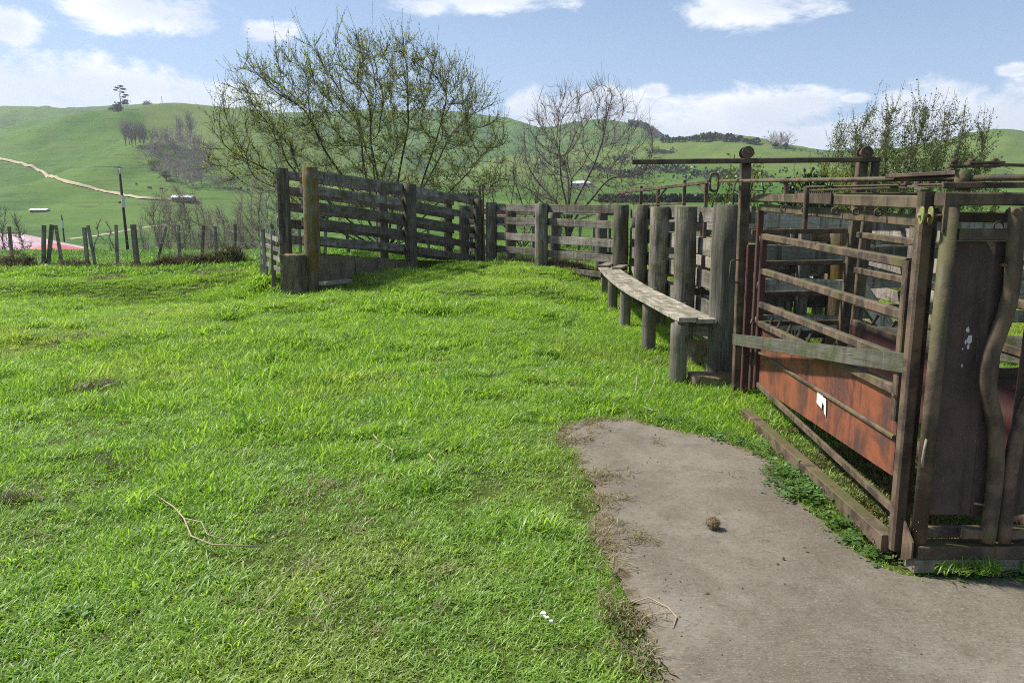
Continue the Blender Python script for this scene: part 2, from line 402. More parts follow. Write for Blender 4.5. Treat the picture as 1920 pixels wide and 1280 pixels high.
M = dict(
    rail=wood('weathered_rail_wood', (.098, .085, .076), (.33, .30, .265), .36),
    ramp=wood('ramp_rail_wood', (.088, .077, .072), (.33, .30, .275), .48, (.14, .125, .025)),
    post=wood('round_post_wood', (.078, .068, .054), (.27, .245, .20), .42, (.105, .115, .05)),
    darkpost=wood('dark_stained_post_wood', (.058, .052, .042), (.20, .185, .155), .30, (.10, .105, .05)),
    lichenpost=wood('lichen_post_wood', (.09, .068, .045), (.20, .165, .115), .62, (.21, .145, .025)),
    pale=wood('bleached_plank_wood', (.185, .162, .132), (.48, .435, .365), .22, (.12, .12, .04), .75),
    board=wood('grey_green_board', (.070, .068, .054), (.155, .15, .118), .5, (.10, .115, .05), .35),
    legs=wood('bench_leg_wood', (.12, .11, .09), (.24, .22, .175), .2, (.11, .11, .04), .35),
    fpost=wood('old_batten_wood', (.13, .12, .108), (.38, .36, .32), .3, (.1, .1, .05)),
    rust=rust('rusty_steel', (.066, .046, .037), (.165, .115, .076), .45, .8),
    rustmoss=rust('mossy_rusty_steel', (.074, .055, .040), (.155, .118, .072), .62, .8),
    rustdark=rust('dark_rusty_plate', (.072, .050, .045), (.115, .078, .064), .3, .8),
    maroon=rust('maroon_steel', (.105, .036, .032), (.085, .045, .04), .1),
    red=paint_red('faded_orange_red_paint'),
    slab=concrete_mat(), block=block_mat(), ground=ground_mat(),
    yellow=plain('mossy_yellow_wheel', (.30, .29, .10), (.20, .22, .07), 60),
    white=plain('white_sticker', (.75, .75, .73), (.62, .62, .6), 80),
    bark=plain('dark_bark', (.098, .084, .070), (.058, .050, .043), 25),
    barkgrey=plain('grey_twig_bark', (.21, .170, .150), (.125, .098, .088), 12),
    barkfar=plain('pale_far_twigs', (.34, .285, .235), (.24, .20, .165), .8),
    barkpurple=plain('purple_far_twigs', (.37, .31, .285), (.27, .22, .205), .3),
    bud=blade_mat('spring_bud_leaf', (.34, .40, .07), (.42, .46, .10), (.28, .34, .06), .55),
    bush=blade_mat('bush_leaf', (.16, .19, .06), (.21, .24, .08), (.31, .32, .11), .5),
    sprig=blade_mat('yellow_green_leaf', (.26, .31, .06), (.20, .26, .05), (.30, .32, .08), .5),
    ivy=blade_mat('dark_ivy_leaf', (.022, .045, .02), (.03, .06, .025), (.045, .075, .03), .3),
    pine=blade_mat('pine_needle', (.044, .062, .036), (.055, .074, .042), (.068, .085, .045), .2, .1),
    grass=blade_mat('lush_grass', (.305, .50, .062), (.385, .58, .076), (.52, .62, .125), .58),
    meadow=blade_mat('meadow_grass', (.170, .340, .040), (.21, .39, .045), (.28, .41, .075), .55, .5),
    straw=blade_mat('dry_straw', (.34, .27, .14), (.26, .20, .11), (.42, .35, .2), .3, 1, (.5, .44, .3)),
    deadgrass=blade_mat('dead_grey_grass', (.20, .155, .095), (.15, .115, .075), (.25, .20, .12), .3, 1, (.36, .3, .2)),
    moss=blade_mat('moss_cushion', (.14, .135, .022), (.095, .105, .018), (.18, .15, .03), .2, 4),
    weed=blade_mat('broad_weed_leaf', (.10, .21, .045), (.12, .25, .05), (.16, .27, .06), .4, 1, (.13, .22, .06)),
    track=plain('sandy_track', (.50, .41, .26), (.40, .31, .18), .3),
    pinkroof=plain('faded_pink_iron_roof', (.70, .50, .53), (.60, .42, .45), .9),
    redroof=plain('salmon_iron_roof', (.55, .20, .17), (.48, .16, .14), .9),
    whitewall=plain('white_painted_wall', (.72, .72, .70), (.6, .6, .58), .7),
    greywall=plain('grey_shed_wall', (.22, .21, .2), (.14, .13, .12), .5),
    whiteroof=plain('white_iron_roof', (.80, .80, .80), (.66, .66, .67), .4),
    glass=plain('dark_window', (.03, .035, .04), (.05, .055, .06), 1, .2, 0),
    pole=plain('dark_power_pole', (.075, .065, .055), (.045, .04, .035), 3),
    wire=plain('galvanised_wire', (.30, .30, .30), (.2, .2, .2), 10),
    cow=plain('black_hide', (.02, .018, .016), (.05, .04, .035), 2),
    hedge=blade_mat('clipped_hedge', (.035, .060, .022), (.045, .07, .025), (.06, .085, .03), .2, .2),
    dung=plain('dry_chaff_ball', (.30, .21, .10), (.20, .13, .06), 90),
    twig=plain('bleached_twig', (.46, .38, .26), (.36, .28, .18), 30),
)

# ------------------------------------------------------------------ the land
CTRL = np.array([(-1, 2.5, 0), (-2.5, 4, 0), (-5, 4, 0), (-3, 6.5, .02), (-1, 7.5, .04), (-6, 7.5, .0), (-1, 10, .13), (-3, 10, .15), (-6.5, 10.5, .08),
    (0, 12, .22), (-1.5, 13, .38), (.3, 14, .36), (1.2, 12.3, .03), (1.5, 14, .14), (-2.6, 14.3, .46), (-1, 16, .48), (.6, 16.4, .47), (-2.05, 15.7, .44),
    (-.76, 18, .42), (-3.2, 12.4, .30), (-3.7, 12.3, .22), (-4.2, 11.4, .27), (-5.3, 11.0, .20), (-7.5, 11.8, .02), (-4.6, 12.6, .05), (-5.2, 13.4, -.32), (-6.4, 14.6, -.42), (-7.8, 15, -.34), (-9.5, 15.5, -.22), (-5.6, 16.4, -.08), (-4.7, 15.5, .36), (-4.2, 13.4, .12), (-6.6, 18.4, .18), (-8.5, 18.2, .06),
    (-12, 20, .18), (-10, 20, .17), (-8, 20, .25), (-6.5, 20, .32), (-10.7, 18.0, .05), (-10, 12, .04), (-14, 16, .02), (-15, 10, 0), (-10, 6, 0),
    (-12, 24, .10), (-12, 28, -.1), (-8, 24, .15), (-8, 29, -.05), (-16, 27, -.1), (-3, 24, .4), (2, 25, .40), (-20, 25, .0), (5, 20, .12), (10, 22, 0), (5, 12, 0), (10, 10, 0), (15, 15, 0), (3, 16, .3), (2.2, 15, .24),
    (1, 0, 0), (-3, -3, 0), (3, -3, 0), (1, 4, 0), (1, 6, 0), (1.2, 8, 0), (1.3, 10, 0), (2, 4, 0), (2, 6, 0), (2.2, 8, 0), (2.2, 10, 0), (2.2, 12, .02), (3, 4, 0), (3, 7, 0), (4, 9, 0),
    (6, 5, 0), (-8, 0, 0), (8, 0, 0), (-3, 20, .45), (0, 20, .45)])


def near_h(x, y):
    x = np.asarray(x, float); y = np.asarray(y, float); sh = x.shape; x = x.ravel(); y = y.ravel()
    out = np.empty(len(x))
    for k in range(0, len(x), 20000):
        d2 = (x[k:k + 20000, None] - CTRL[:, 0]) ** 2 + (y[k:k + 20000, None] - CTRL[:, 1]) ** 2
        w = 1 / (d2 + .35) ** 2.2
        out[k:k + 20000] = (w * CTRL[:, 2]).sum(1) / w.sum(1)
    r = np.hypot(x, y)
    lump = np.clip((r - 4.5) / 4, 0, 1) * np.clip((1.0 - x) / .8, 0, 1) + .15 * np.clip((r - 2) / 3, 0, 1) * np.clip((.2 - x) / .5, 0, 1)
    out += lump * (.10 * fbm(x * 1.1, y * 1.1, 3) + .10 * np.clip(fbm(x * .7 + 31, y * .7, 3) - .07, 0, 1) * 2)
    out -= .045 * sm((x - 1.2) / .6) * sm((4.3 - y) / .7)
    return out.reshape(sh)


def sm(a): a = np.clip(a, 0, 1); return a * a * (3 - 2 * a)


def prof(pts):
    a = [(ray(u, v)[0] / ray(u, v)[1], ray(u, v)[2] / ray(u, v)[1]) for u, v in pts]
    return np.array([q[0] for q in a]), np.array([q[1] for q in a])
LAYERS = [  # crest distance, foot distance, skyline
    (900, 400, prof([(-900, 330), (-400, 300), (-200, 275), (0, 241), (50, 229), (110, 219), (170, 212), (235, 207), (300, 207), (360, 206), (410, 205), (450, 210), (500, 219), (560, 238), (640, 268), (740, 310), (850, 350), (960, 385), (1100, 420)])),
    (1700, 950, prof([(-900, 230), (-300, 215), (0, 204), (60, 203), (130, 203), (190, 198), (270, 194), (330, 196), (390, 202), (430, 210), (500, 212), (600, 209), (700, 206), (800, 208), (870, 213), (930, 219), (975, 228), (1010, 239), (1045, 238), (1075, 231), (1110, 228), (1150, 229), (1180, 235), (1205, 237), (1225, 249), (1245, 262), (1300, 285), (1500, 320), (2000, 350)])),
    (1150, 380, prof([(700, 380), (850, 320), (960, 296), (1050, 286), (1150, 276), (1200, 270), (1245, 265), (1300, 262), (1350, 261), (1400, 266), (1450, 274), (1500, 279), (1560, 285), (1620, 284), (1700, 279), (1780, 271), (1830, 262), (1860, 257), (1890, 257), (1930, 262), (2100, 290), (2600, 300)])),
]


def sm(a): a = np.clip(a, 0, 1); return a * a * (3 - 2 * a)


def far_h(x, y):
    d = np.hypot(x, y); t = np.where(y > .05 * d, x / np.maximum(y, .05 * d), np.sign(x) * 19.9)
    dy = np.where(y > 0, np.maximum(y, .5 * d), .5 * d)
    left = 1 - sm((t + .34) / .22)
    zl = -.15 - 6.9 * sm((dy - 33) / 30) - 1.0 * sm((dy - 80) / 100) + 5 * sm((dy - 330) / 120)
    zr = .25 - .5 * sm((dy - 30) / 40) + 5.9 * sm((dy - 90) / 220) + 6 * sm((dy - 300) / 150)
    base = zl * left + zr * (1 - left)
    base = base + .5 * fbm(x / 40, y / 40, 3) * sm((dy - 60) / 60)
    z = base
    g = fbm(x / 130 + 5, y / 130, 5); g2 = fbm(x / 45 + 9, y / 60, 3)
    for (yc, yf, (pt, ps)) in LAYERS:
        top = EYE + yc * np.interp(t, pt, ps)
        q = (dy - yf) / (yc - yf)
        up = np.where(q < 1, .30 * np.clip(q, 0, 1) + .70 * sm(q), 1 - .25 * sm((q - 1) / .9))
        env = np.clip(q, 0, 1) * np.clip(1.0 - q, 0, 1) * 4
        h = base + (top - base) * up + env * (g * .46 * (top - base) + g2 * .10 * (top - base))
        z = np.where(q > 0, np.maximum(z, h), z)
    return z


def land(x, y):
    x = np.asarray(x, float); y = np.asarray(y, float)
    d = np.hypot(x, y); k = sm((d - 24) / 14)
    return near_h(np.clip(x, -40, 40), np.clip(y, -40, 45)) * (1 - k) + far_h(x, y) * k


def on_land(u, v, y0=22., y1=2500.):
    """first hit of the sight line with the land"""
    r = ray(u, v); ys = np.geomspace(y0, y1, 900); x = ys * r[0] / r[1]; zr = EYE + ys * r[2] / r[1]
    below = np.nonzero(zr < land(x, ys))[0]
    k = below[0] if len(below) else 500
    return float(x[k]), float(ys[k]), float(land(x[k], ys[k]))


SLAB = [(.40, 5.76), (.55, 5.86), (.67, 5.95), (.93, 6.0), (1.14, 5.78), (1.345, 5.60), (1.53, 5.42), (1.67, 5.14), (1.73, 4.80), (1.70, 4.5), (1.66, 4.2), (1.67, 3.95), (1.72, 3.7), (1.77, 3.5), (1.85, 3.36),
        (2.4, 3.38), (6, 3.4), (6, -3), (.2, -3), (.36, 2.0), (.47, 2.48), (.45, 2.62), (.50, 2.80), (.53, 3.0), (.49, 3.2), (.47, 3.4), (.43, 3.7), (.41, 3.87), (.48, 4.03), (.50, 4.2), (.49, 4.38), (.49, 4.57), (.42, 4.78), (.43, 4.9), (.38, 5.1), (.36, 5.35), (.34, 5.55)]


def in_poly(x, y, poly):
    x = np.asarray(x); y = np.asarray(y); c = np.zeros(x.shape, bool); n = len(poly)
    for i in range(n):
        x0, y0 = poly[i]; x1, y1 = poly[(i + 1) % n]
        if y0 == y1: continue
        h = ((y0 > y) != (y1 > y)) & (x < (x1 - x0) * (y - y0) / (y1 - y0) + x0); c ^= h
    return c


def edge_dist(x, y, poly, closed=True):
    x = np.asarray(x, float); y = np.asarray(y, float); best = np.full(x.shape, 1e9); n = len(poly)
    for i in range(n if closed else n - 1):
        a = np.array(poly[i]); b = np.array(poly[(i + 1) % n]); ab = b - a
        t = np.clip(((x - a[0]) * ab[0] + (y - a[1]) * ab[1]) / (ab @ ab), 0, 1)
        best = np.minimum(best, np.hypot(x - a[0] - ab[0] * t, y - a[1] - ab[1] * t))
    return best


def make_ground():
    az = np.concatenate([np.arange(-46, 46, .22), np.arange(46, 314, 4.)])
    rr = np.concatenate([[.0], np.geomspace(.8, 45, 210), np.geomspace(46, 3600, 300)])
    A, Q = np.meshgrid(R(1) * az, rr)
    x = Q * np.sin(A); y = Q * np.cos(A); z = land(x, y)
    ins = in_poly(x, y, SLAB) & (edge_dist(x, y, SLAB) > .02)
    z = np.where(ins, -.05, z)
    V = np.stack([x, y, z], -1).reshape(-1, 3); n = len(az); m = len(rr)
    i, j = np.meshgrid(np.arange(m - 1), np.arange(n), indexing='ij'); j2 = (j + 1) % n
    F = np.stack([i * n + j, i * n + j2, (i + 1) * n + j2, (i + 1) * n + j], -1).reshape(-1, 4)
    o = np_mesh('ground', V, F[:, ::-1], M['ground'], smooth=True); tag(o, kind='structure')
    # concrete slab, a sheet with a broken outline
    P = []; n = len(SLAB)
    for k in range(n):
        a = Vector(SLAB[k]); b = Vector(SLAB[(k + 1) % n]); L = (b - a).length; q = max(1, int(L / .05)) if L < 1 else int(L / .3)
        for s_ in range(q):
            p = a.lerp(b, s_ / q); j_ = .02 if L < 1 else 0
            P.append(p + Vector((random.uniform(-j_, j_), random.uniform(-j_, j_))))
    gx, gy = np.meshgrid(np.arange(0, 6, .07), np.arange(-3, 6.1, .07)); gx = gx.ravel(); gy = gy.ravel()
    ok = in_poly(gx, gy, SLAB) & (edge_dist(gx, gy, SLAB) > .05)
    pts = P + [Vector((a, b)) for a, b in zip(gx[ok], gy[ok])]
    res = geometry.delaunay_2d_cdt(pts, [(k, (k + 1) % len(P)) for k in range(len(P))], [], 1, 1e-4)
    vs = np.array([(q.x, q.y) for q in res[0]]); z = .012 + .012 * fbm(vs[:, 0] * 1.5, vs[:, 1] * 1.5, 2) - .045 * sm((vs[:, 0] - 1.2) / .6) * sm((4.3 - vs[:, 1]) / .7)
    o = np_mesh('concrete_slab', np.column_stack([vs, z]), np.array(res[2]), M['slab'], smooth=True); tag(o, kind='structure')
    at = o.data.attributes.new('edge', 'FLOAT', 'POINT'); at.data.foreach_set('value', edge_dist(vs[:, 0], vs[:, 1], SLAB[19:] + SLAB[:10], False).astype(np.float32))


make_ground()


def gz(x, y): return float(land(np.array([x]), np.array([y]))[0])


def ribbon(name, pts, width, mat, lift=.4, kind='structure', n=60):
    """a track draped over the land"""
    q_ = np.array(pts, float); uu = np.arange(q_[0, 0], q_[-1, 0] + 1, 6.); P = [on_land(u, v, 60) for u, v in zip(uu, np.interp(uu, q_[:, 0], q_[:, 1]))]; Q = []
    for a, b in zip(P[:-1], P[1:]):
        for k in range(max(2, n // len(P))):
            f = k / max(2, n // len(P)); Q.append((a[0] + (b[0] - a[0]) * f, a[1] + (b[1] - a[1]) * f))
    Q.append(P[-1][:2]); Q = np.array(Q)
    for k in range(5): Q[1:-1] = Q[1:-1] * .5 + (Q[:-2] + Q[2:]) * .25
    d = np.gradient(Q, axis=0); d /= np.linalg.norm(d, axis=1)[:, None] + 1e-9
    nrm = np.column_stack([-d[:, 1], d[:, 0]]); rows = []
    for s_ in (-.5, -.2, .2, .5):
        w = width * s_ * (1 + .5 * fbm(Q[:, 0] / 30, Q[:, 1] / 9, 2))
        q = Q + nrm * w[:, None]; rows.append(np.column_stack([q, land(q[:, 0], q[:, 1]) + (lift if abs(s_) < .3 else lift * .4)]))
    V = np.concatenate(rows); m = len(Q); F = []
    for r_ in range(3):
        for k in range(m - 1): F.append((r_ * m + k, r_ * m + k + 1, (r_ + 1) * m + k + 1, (r_ + 1) * m + k))
    o = np_mesh(name, V, np.array(F), mat, smooth=True); tag(o, kind=kind); return o


ribbon('hill_track', [(-60, 290), (0, 299), (30, 306), (60, 314), (75, 321), (100, 334), (125, 343), (160, 352), (200, 362), (250, 371), (275, 374), (300, 376), (330, 377)], 2.6, M['track'], 1.3)
ribbon('valley_track', [(125, 449), (170, 444), (210, 437), (250, 430), (290, 424), (330, 420)], 3.0, M['track'], .25)

# ------------------------------------------------------------------ cattle crush (rusty steel cage on the right)


def make_crush():
    c = thing('cattle_crush', 'rusty steel cattle crush with orange panels and upright bars beside the concrete slab', 'cattle crush', (2.3, 3.5, 0))
    m, mm, md = M['rust'], M['rustmoss'], M['rustdark']
    kx = (2.049 - 1.869) / (6.772 - 3.544)
    def sx(y, o=0): return 1.869 + o + kx * (y - 3.544)
    def B(name, mat, p0, p1, w, h, ch=.006, label=None, **kw): return MB().beam(p0, p1, w, h, ch=ch, **kw).build(name, mat, c, label)
    # corner posts
    B('corner_post', m, (1.876, 3.544, .02), (1.876, 3.544, 1.735), .060, .060, .010)
    B('corner_post', m, (1.945, 3.625, .10), (1.945, 3.625, 1.66), .050, .055, .006)
    B('corner_post', m, (2.74, 3.55, .02), (2.74, 3.55, 1.735), .06, .06, .010)
    # sliding rear frame: two tall posts, rollers, overhead rail
    B('rear_post', m, (2.03, 6.77, .0), (2.005, 6.77, 2.09), .085, .07)
    B('rear_post', M['maroon'], (2.07, 6.705, .0), (2.065, 6.705, 1.36), .06, .06)
    B('rear_post', m, (2.925, 6.77, .0), (3.01, 6.77, 2.09), .085, .07)
    B('rear_post', m, (3.03, 6.72, .0), (3.10, 6.72, 2.06), .05, .06)
    B('overhead_rail', m, (1.02, 6.70, 2.057), (3.12, 6.70, 2.078), .055, .042)
    for x in (1.995, 3.0):
        q = MB(); 
        q.tube([(x, 6.67, 2.135), (x, 6.685, 2.135)], .052, 14); q.tube([(x, 6.685, 2.135), (x, 6.755, 2.135)], .033, 12); q.tube([(x, 6.755, 2.135), (x, 6.77, 2.135)], .052, 14)
        q.tube([(x, 6.655, 2.135), (x, 6.67, 2.135)], .014, 6); q.build('roller', m, c)
    g = MB(); y0 = 6.74
    rg = bpy.data.objects.new('rear_gate', None); COL.objects.link(rg); rg.parent = c; rg.location = (0, 0, 0)
    for z in (1.466, 1.19, .92, .655, .39):
        o = MB().beam((2.10, 6.80, z), (2.91, 6.80, z + .012), .03, .045).build('gate_bar', m, c); o.parent = rg; o.location = -Vector(c.location)
    # base: angle iron rails, foot bar and front sill
    B('base_rail', m, (1.885, 6.03, .035), (1.852, 3.56, .040), .075, .085, .004)
    B('base_rail', m, (2.83, 6.2, .03), (2.72, 3.56, .035), .075, .075, .004)
    B('foot_bar', m, (2.10, 6.42, .185), (1.955, 3.72, .14), .022, .042, .003)
    B('front_sill', m, (1.893, 3.42, .075), (2.80, 3.42, .078), .10, .062, .004)
    B('skid_timber', M['pale'], (1.885, 3.425, .008), (2.84, 3.425, .010), .10, .072, .006, segs=6, jit=.001)
    for x in (1.99, 2.14, 2.24, 2.42, 2.6):
        MB().tube([(x, 3.378, .012), (x, 3.366, .012)], .011, 6).build('bolt', mm, c)
    MB().prism([(1.862, 3.46, .0), (1.862, 3.37, .05), (1.862, 3.37, .13), (1.862, 3.46, .20)], (.008, 0, 0)).build('end_plate', m, c)
    # fixed top beam of the near side, hooks and ratchet strip
    B('top_beam', mm, (sx(6.72, .03), 6.72, 1.762), (sx(3.58, .03), 3.58, 1.687), .05, .062)
    B('top_beam', mm, (2.98, 6.72, 1.765), (2.72, 3.58, 1.69), .05, .062)
    for y in (5.75, 5.25, 4.68, 4.35, 4.05):
        MB().ring((sx(y, .005), y, 1.640 + .012 * (y - 4)), (0, 1, 0), .019, .005).build('hook_ring', m, c)
    yb, ya = 4.72, 5.42; q = MB(); q.beam((sx(ya, -.005), ya, 1.735), (sx(yb, -.005), yb, 1.718), .010, .062, ch=.002)
    for k in range(18):
        y = yb + (ya - yb) * (k + .5) / 18; z = 1.749 + .017 * (y - yb) / .7
        q.beam((sx(y, -.005), y - .008, z + .004), (sx(y, -.005), y + .008, z + .004), .009, .014, ch=.001)
    q.build('ratchet_strip', m, c)
    B('lever_arm', m, (sx(5.15, -.02), 5.15, 1.53), (sx(5.15, -.02), 5.15, 1.800), .028, .03)
    B('lever_arm', m, (sx(5.17, -.02), 5.17, 1.803), (2.56, 4.6, 1.80), .03, .014)
    # near side gate
    ng = 'gate_rail'
    def gx(y): return sx(y, .07)
    B(ng, mm, (gx(6.60), 6.60, 1.676), (gx(3.70), 3.70, 1.600), .045, .058)
    for zl, zr in ((1.436, 1.394), (1.150, 1.137), (.868, .912), (.707, .752)):
        B(ng, m, (gx(6.46), 6.46, zl), (gx(3.79), 3.79, zr), .045, .050)
    B('gate_stile', M['maroon'], (gx(6.62), 6.62, .10), (gx(6.62), 6.62, 1.68), .05, .045)
    B('gate_stile', M['maroon'], (gx(6.44), 6.46, .14), (gx(6.44), 6.46, 1.46), .05, .045)
    B('gate_stile', m, (gx(3.79), 3.79, .60), (gx(3.79), 3.79, 1.41), .045, .05)
    for z in (.35, .72, 1.02, 1.41):
        MB().tube([(gx(6.54), 6.55, z - .03), (gx(6.54), 6.55, z + .03)], .018, 8).build('hinge', m, c)
    q = MB(); q.prism([(gx(6.44) + .012, 6.44, .17), (gx(3.80) + .012, 3.80, .30), (gx(3.80) + .012, 3.80, .74), (gx(6.44) + .012, 6.44, .69)], (.006, 0, 0))
    sp = q.build('side_panel', M['red'], c, 'faded orange red sheet panel streaked with rust')
    B('panel_rib', m, (gx(6.43) + .004, 6.43, .455), (gx(3.80) + .004, 3.80, .505), .022, .028, .008)
    st = [(5.085, .485), (4.985, .47), (4.975, .515), (4.945, .50), (4.935, .455), (4.90, .44), (4.905, .50), (4.915, .552), (4.965, .55), (5.02, .575), (5.085, .585)]
    q = MB(); q.prism([(gx(y - .12) + .004, y - .12, z - .09) for y, z in st], (-.0015, 0, 0)); q.build('torn_sticker', M['white'], c)
    for k, y in enumerate((6.2, 5.98, 5.72, 5.48, 5.26, 5.03, 4.8)):
        z = .70 + .018 * (6.46 - y) + .02
        B('lug', m, (gx(y) + .01, y, z), (gx(y) + .03, y - .02, z + .075), .022, .016, .002)
    # far side: rails and panel
    def fx(y): return 2.72 + (2.96 - 2.72) * (y - 3.6) / 3.1
    for zl, zr in ((1.446, 1.40), (1.147, 1.15), (.87, .90), (.70, .74)):
        B('gate_rail', m, (fx(6.6), 6.6, zl), (fx(3.65), 3.65, zr), .045, .05)
    B('gate_stile', m, (fx(6.62), 6.62, .10), (fx(6.62) + .05, 6.62, 1.62), .05, .045)
    B('gate_stile', m, (fx(4.0), 4.0, .2), (fx(4.0), 4.0, 1.4), .045, .045)
    MB().prism([(fx(6.58) - .03, 6.58, .17), (fx(3.70) - .03, 3.70, .25), (fx(3.70) - .03, 3.70, .72), (fx(6.58) - .03, 6.58, .68)], (.006, 0, 0)).build('side_panel', M['maroon'], c)
    for y in (6.2, 5.85, 5.45, 5.05, 4.7):
        B('lug', M['maroon'], (fx(y), y, .72), (fx(y) + .05, y - .02, .815), .03, .02, .002)
    # head bail at the front end
    q = MB(); q.tube([(1.917, 3.42, .11), (1.925, 3.42, 1.665)], .034, 16); q.build('bail_post', mm, c)
    MB().tube([(2.64, 3.42, .11), (2.635, 3.42, 1.665)], .034, 16).build('bail_post', mm, c)
    S = [(2.200, 1.665), (2.204, 1.52), (2.211, 1.36), (2.206, 1.26), (2.193, 1.18), (2.170, 1.09), (2.152, 1.01), (2.145, .94), (2.151, .87), (2.172, .79), (2.198, .71), (2.216, .63), (2.226, .52), (2.231, .37), (2.225, .125)]
    def smooth(P):
        out = []
        for k in range(len(P) - 1):
            a = P[max(k - 1, 0)]; b = P[k]; d = P[k + 1]; e = P[min(k + 2, len(P) - 1)]
            for s_ in range(4):
                t = s_ / 4
                out.append(tuple(.5 * ((2 * b[i]) + (d[i] - a[i]) * t + (2 * a[i] - 5 * b[i] + 4 * d[i] - e[i]) * t * t + (3 * b[i] - a[i] - 3 * d[i] + e[i]) * t ** 3) for i in (0, 1)))
        return out + [P[-1]]
    S = smooth(S)
    MB().tube([(x, 3.395, z) for x, z in S], .035, 16).build('neck_pipe', mm, c, 'thick mossy pipe bent in an S, left half of the head bail')
    S2 = [(4.525 - x, z) for x, z in S]
    MB().tube([(x, 3.395, z) for x, z in S2], .033, 16).build('neck_pipe', m, c)
    for sgn, xm in ((1, 0), (-1, 4.545)):
        def mx(x): return x if sgn > 0 else xm - x
        q = MB()
        for (xa, xb, ya, yb, za, zb) in ((1.945, 2.135, 3.425, 3.425, .232, 1.515), (2.135, 2.165, 3.425, 3.405, .232, 1.515), (2.165, 2.235, 3.405, 3.415, .232, 1.515)):
            sh = .0 if xa < 2 else .022
            q.prism([(mx(xa - .005), ya + .03, za), (mx(xb + .005), yb + .03, za), (mx(xb - .02), yb + .03, zb), (mx(xa + (.02 if xa < 2 else -.02)), ya + .03, zb)], (0, .006, 0))
        q.build('bail_plate', md, c)
        B('bail_crossbar', mm, (mx(1.955), 3.41, 1.546), (mx(2.205), 3.41, 1.546), .04, .052)
        B('bail_foot', m, (mx(1.95), 3.45, .150), (mx(2.22), 3.45, .150), .04, .050)
        MB().tube([(mx(2.15), 3.39, 1.415), (mx(2.215), 3.39, 1.412)], .007, 8).build('pin', mm, c)
        MB().tube([(mx(2.14), 3.385, .315), (mx(2.235), 3.385, .298)], .006, 8).build('pin', m, c)
        MB().beam((mx(2.10), 3.41, .165), (mx(2.22), 3.40, .160), .045, .045, ch=.004).build('catch_block', m, c)
    for (u, v, s_) in ((2.07, 1.115, 1.), (2.083, 1.075, 1.7), (2.066, 1.06, .7), (2.08, 1.04, .8), (2.055, 1.03, .4), (2.06, .95, .5)):
        q = MB(); n_ = 9; q.prism([(u + math.cos(2 * math.pi * k / n_) * .0085 * s_ * random.uniform(.6, 1.2), 3.4535, v + math.sin(2 * math.pi * k / n_) * .014 * s_ * random.uniform(.6, 1.3)) for k in range(n_)], (0, -.0012, 0)); q.build('paint_splash', M['white'], c)
    B('front_top_beam', mm, (1.885, 3.45, 1.700), (2.80, 3.45, 1.700), .08, .056)
    MB().prism([(1.885, 3.402, 1.725), (1.942, 3.402, 1.725), (1.942, 3.402, 1.672), (1.922, 3.402, 1.62), (1.885, 3.402, 1.555)], (0, .009, 0)).build('gusset', mm, c)
    B('corner_brace', m, (1.905, 3.62, 1.66), (1.88, 3.56, 1.52), .03, .012, .002)
    for x in (1.822, 1.862):
        q = MB(); q.tube([(x, 3.475, 1.628), (x + .008, 3.473, 1.628)], .040, 20); q.tube([(x - .012, 3.478, 1.628), (x + .03, 3.47, 1.628)], .010, 8); q.build('pulley_wheel', M['yellow'], c, 'mossy yellow pulley disc')
    MB().tube([(1.84, 3.474, 1.628), (1.925, 3.395, 1.630)], .006, 8).build('axle', mm, c)
    MB().ring((2.19, 3.50, 1.58), (0, 1, 0), .021, .004).build('hook_ring', m, c)
    MB().tube([(2.175, 3.36, 1.645), (2.19, 3.44, 1.645)], .014, 10).build('pin', m, c)
    B('inner_beam', mm, (1.96, 3.62, 1.625), (2.7, 3.62, 1.612), .03, .05)
    # levers and control rod on the roof
    rod = MB(); P0 = Vector((1.894, 7.19, 1.916)); P1 = Vector((2.13, 3.05, 1.778)); rod.tube([P0, P1], .0145, 10)
    A_ = Vector((-.62, -.1, 0)).normalized(); Z = Vector((0, 0, 1)); loop = []
    a, b = .040, .078
    for k in range(29):
        th = 2 * math.pi * k / 28; cx = math.cos(th); sx_ = math.sin(th)
        loop.append(P0 + A_ * (.045 + a * math.copysign(abs(cx) ** .55, cx)) + Z * (-.01 + b * math.copysign(abs(sx_) ** .55, sx_)))
    rod.tube(loop, .012, 8); rod.build('control_rod', m, c, 'long rusty rod ending in a loop handle')
    B('rod_stand', m, (sx(5.72, .02), 5.72, 1.74), (sx(5.72, .0), 5.72, 1.88), .03, .03)
    MB().tube([(sx(5.70), 5.66, 1.865), (sx(5.75), 5.80, 1.869)], .023, 10).build('rod_collar', m, c)
    MB().tube([(2.065, 3.60, 1.74), (2.065, 3.60, 1.835)], .034, 14).build('pivot_tube', m, c)
    B('link_bar', m, (1.955, 3.56, 1.764), (2.52, 3.40, 1.760), .03, .026, .003)
    B('link_bar', m, (2.02, 4.22, 1.832), (2.09, 3.68, 1.825), .035, .02, .003)
    B('link_bar', m, (2.0, 3.62, 1.850), (2.22, 3.60, 1.850), .05, .012, .002)
    B('link_bar', m, (2.08, 3.60, 1.864), (2.24, 3.60, 1.866), .045, .012, .002)
    B('link_bar', m, (2.20, 3.6, 1.858), (2.7, 3.45, 1.83), .03, .014, .002)
    B('link_bar', mm, (2.15, 5.75, 1.795), (2.62, 4.7, 1.795), .03, .012, .002)
    B('link_bar', mm, (2.40, 4.75, 1.80), (1.93, 3.66, 1.742), .04, .012, .002)
    B('link_bar', m, (2.62, 5.6, 1.81), (2.30, 4.55, 1.80), .035, .012, .002)
    B('roof_bar', mm, (2.02, 4.9, 1.74), (2.84, 4.9, 1.745), .04, .04)
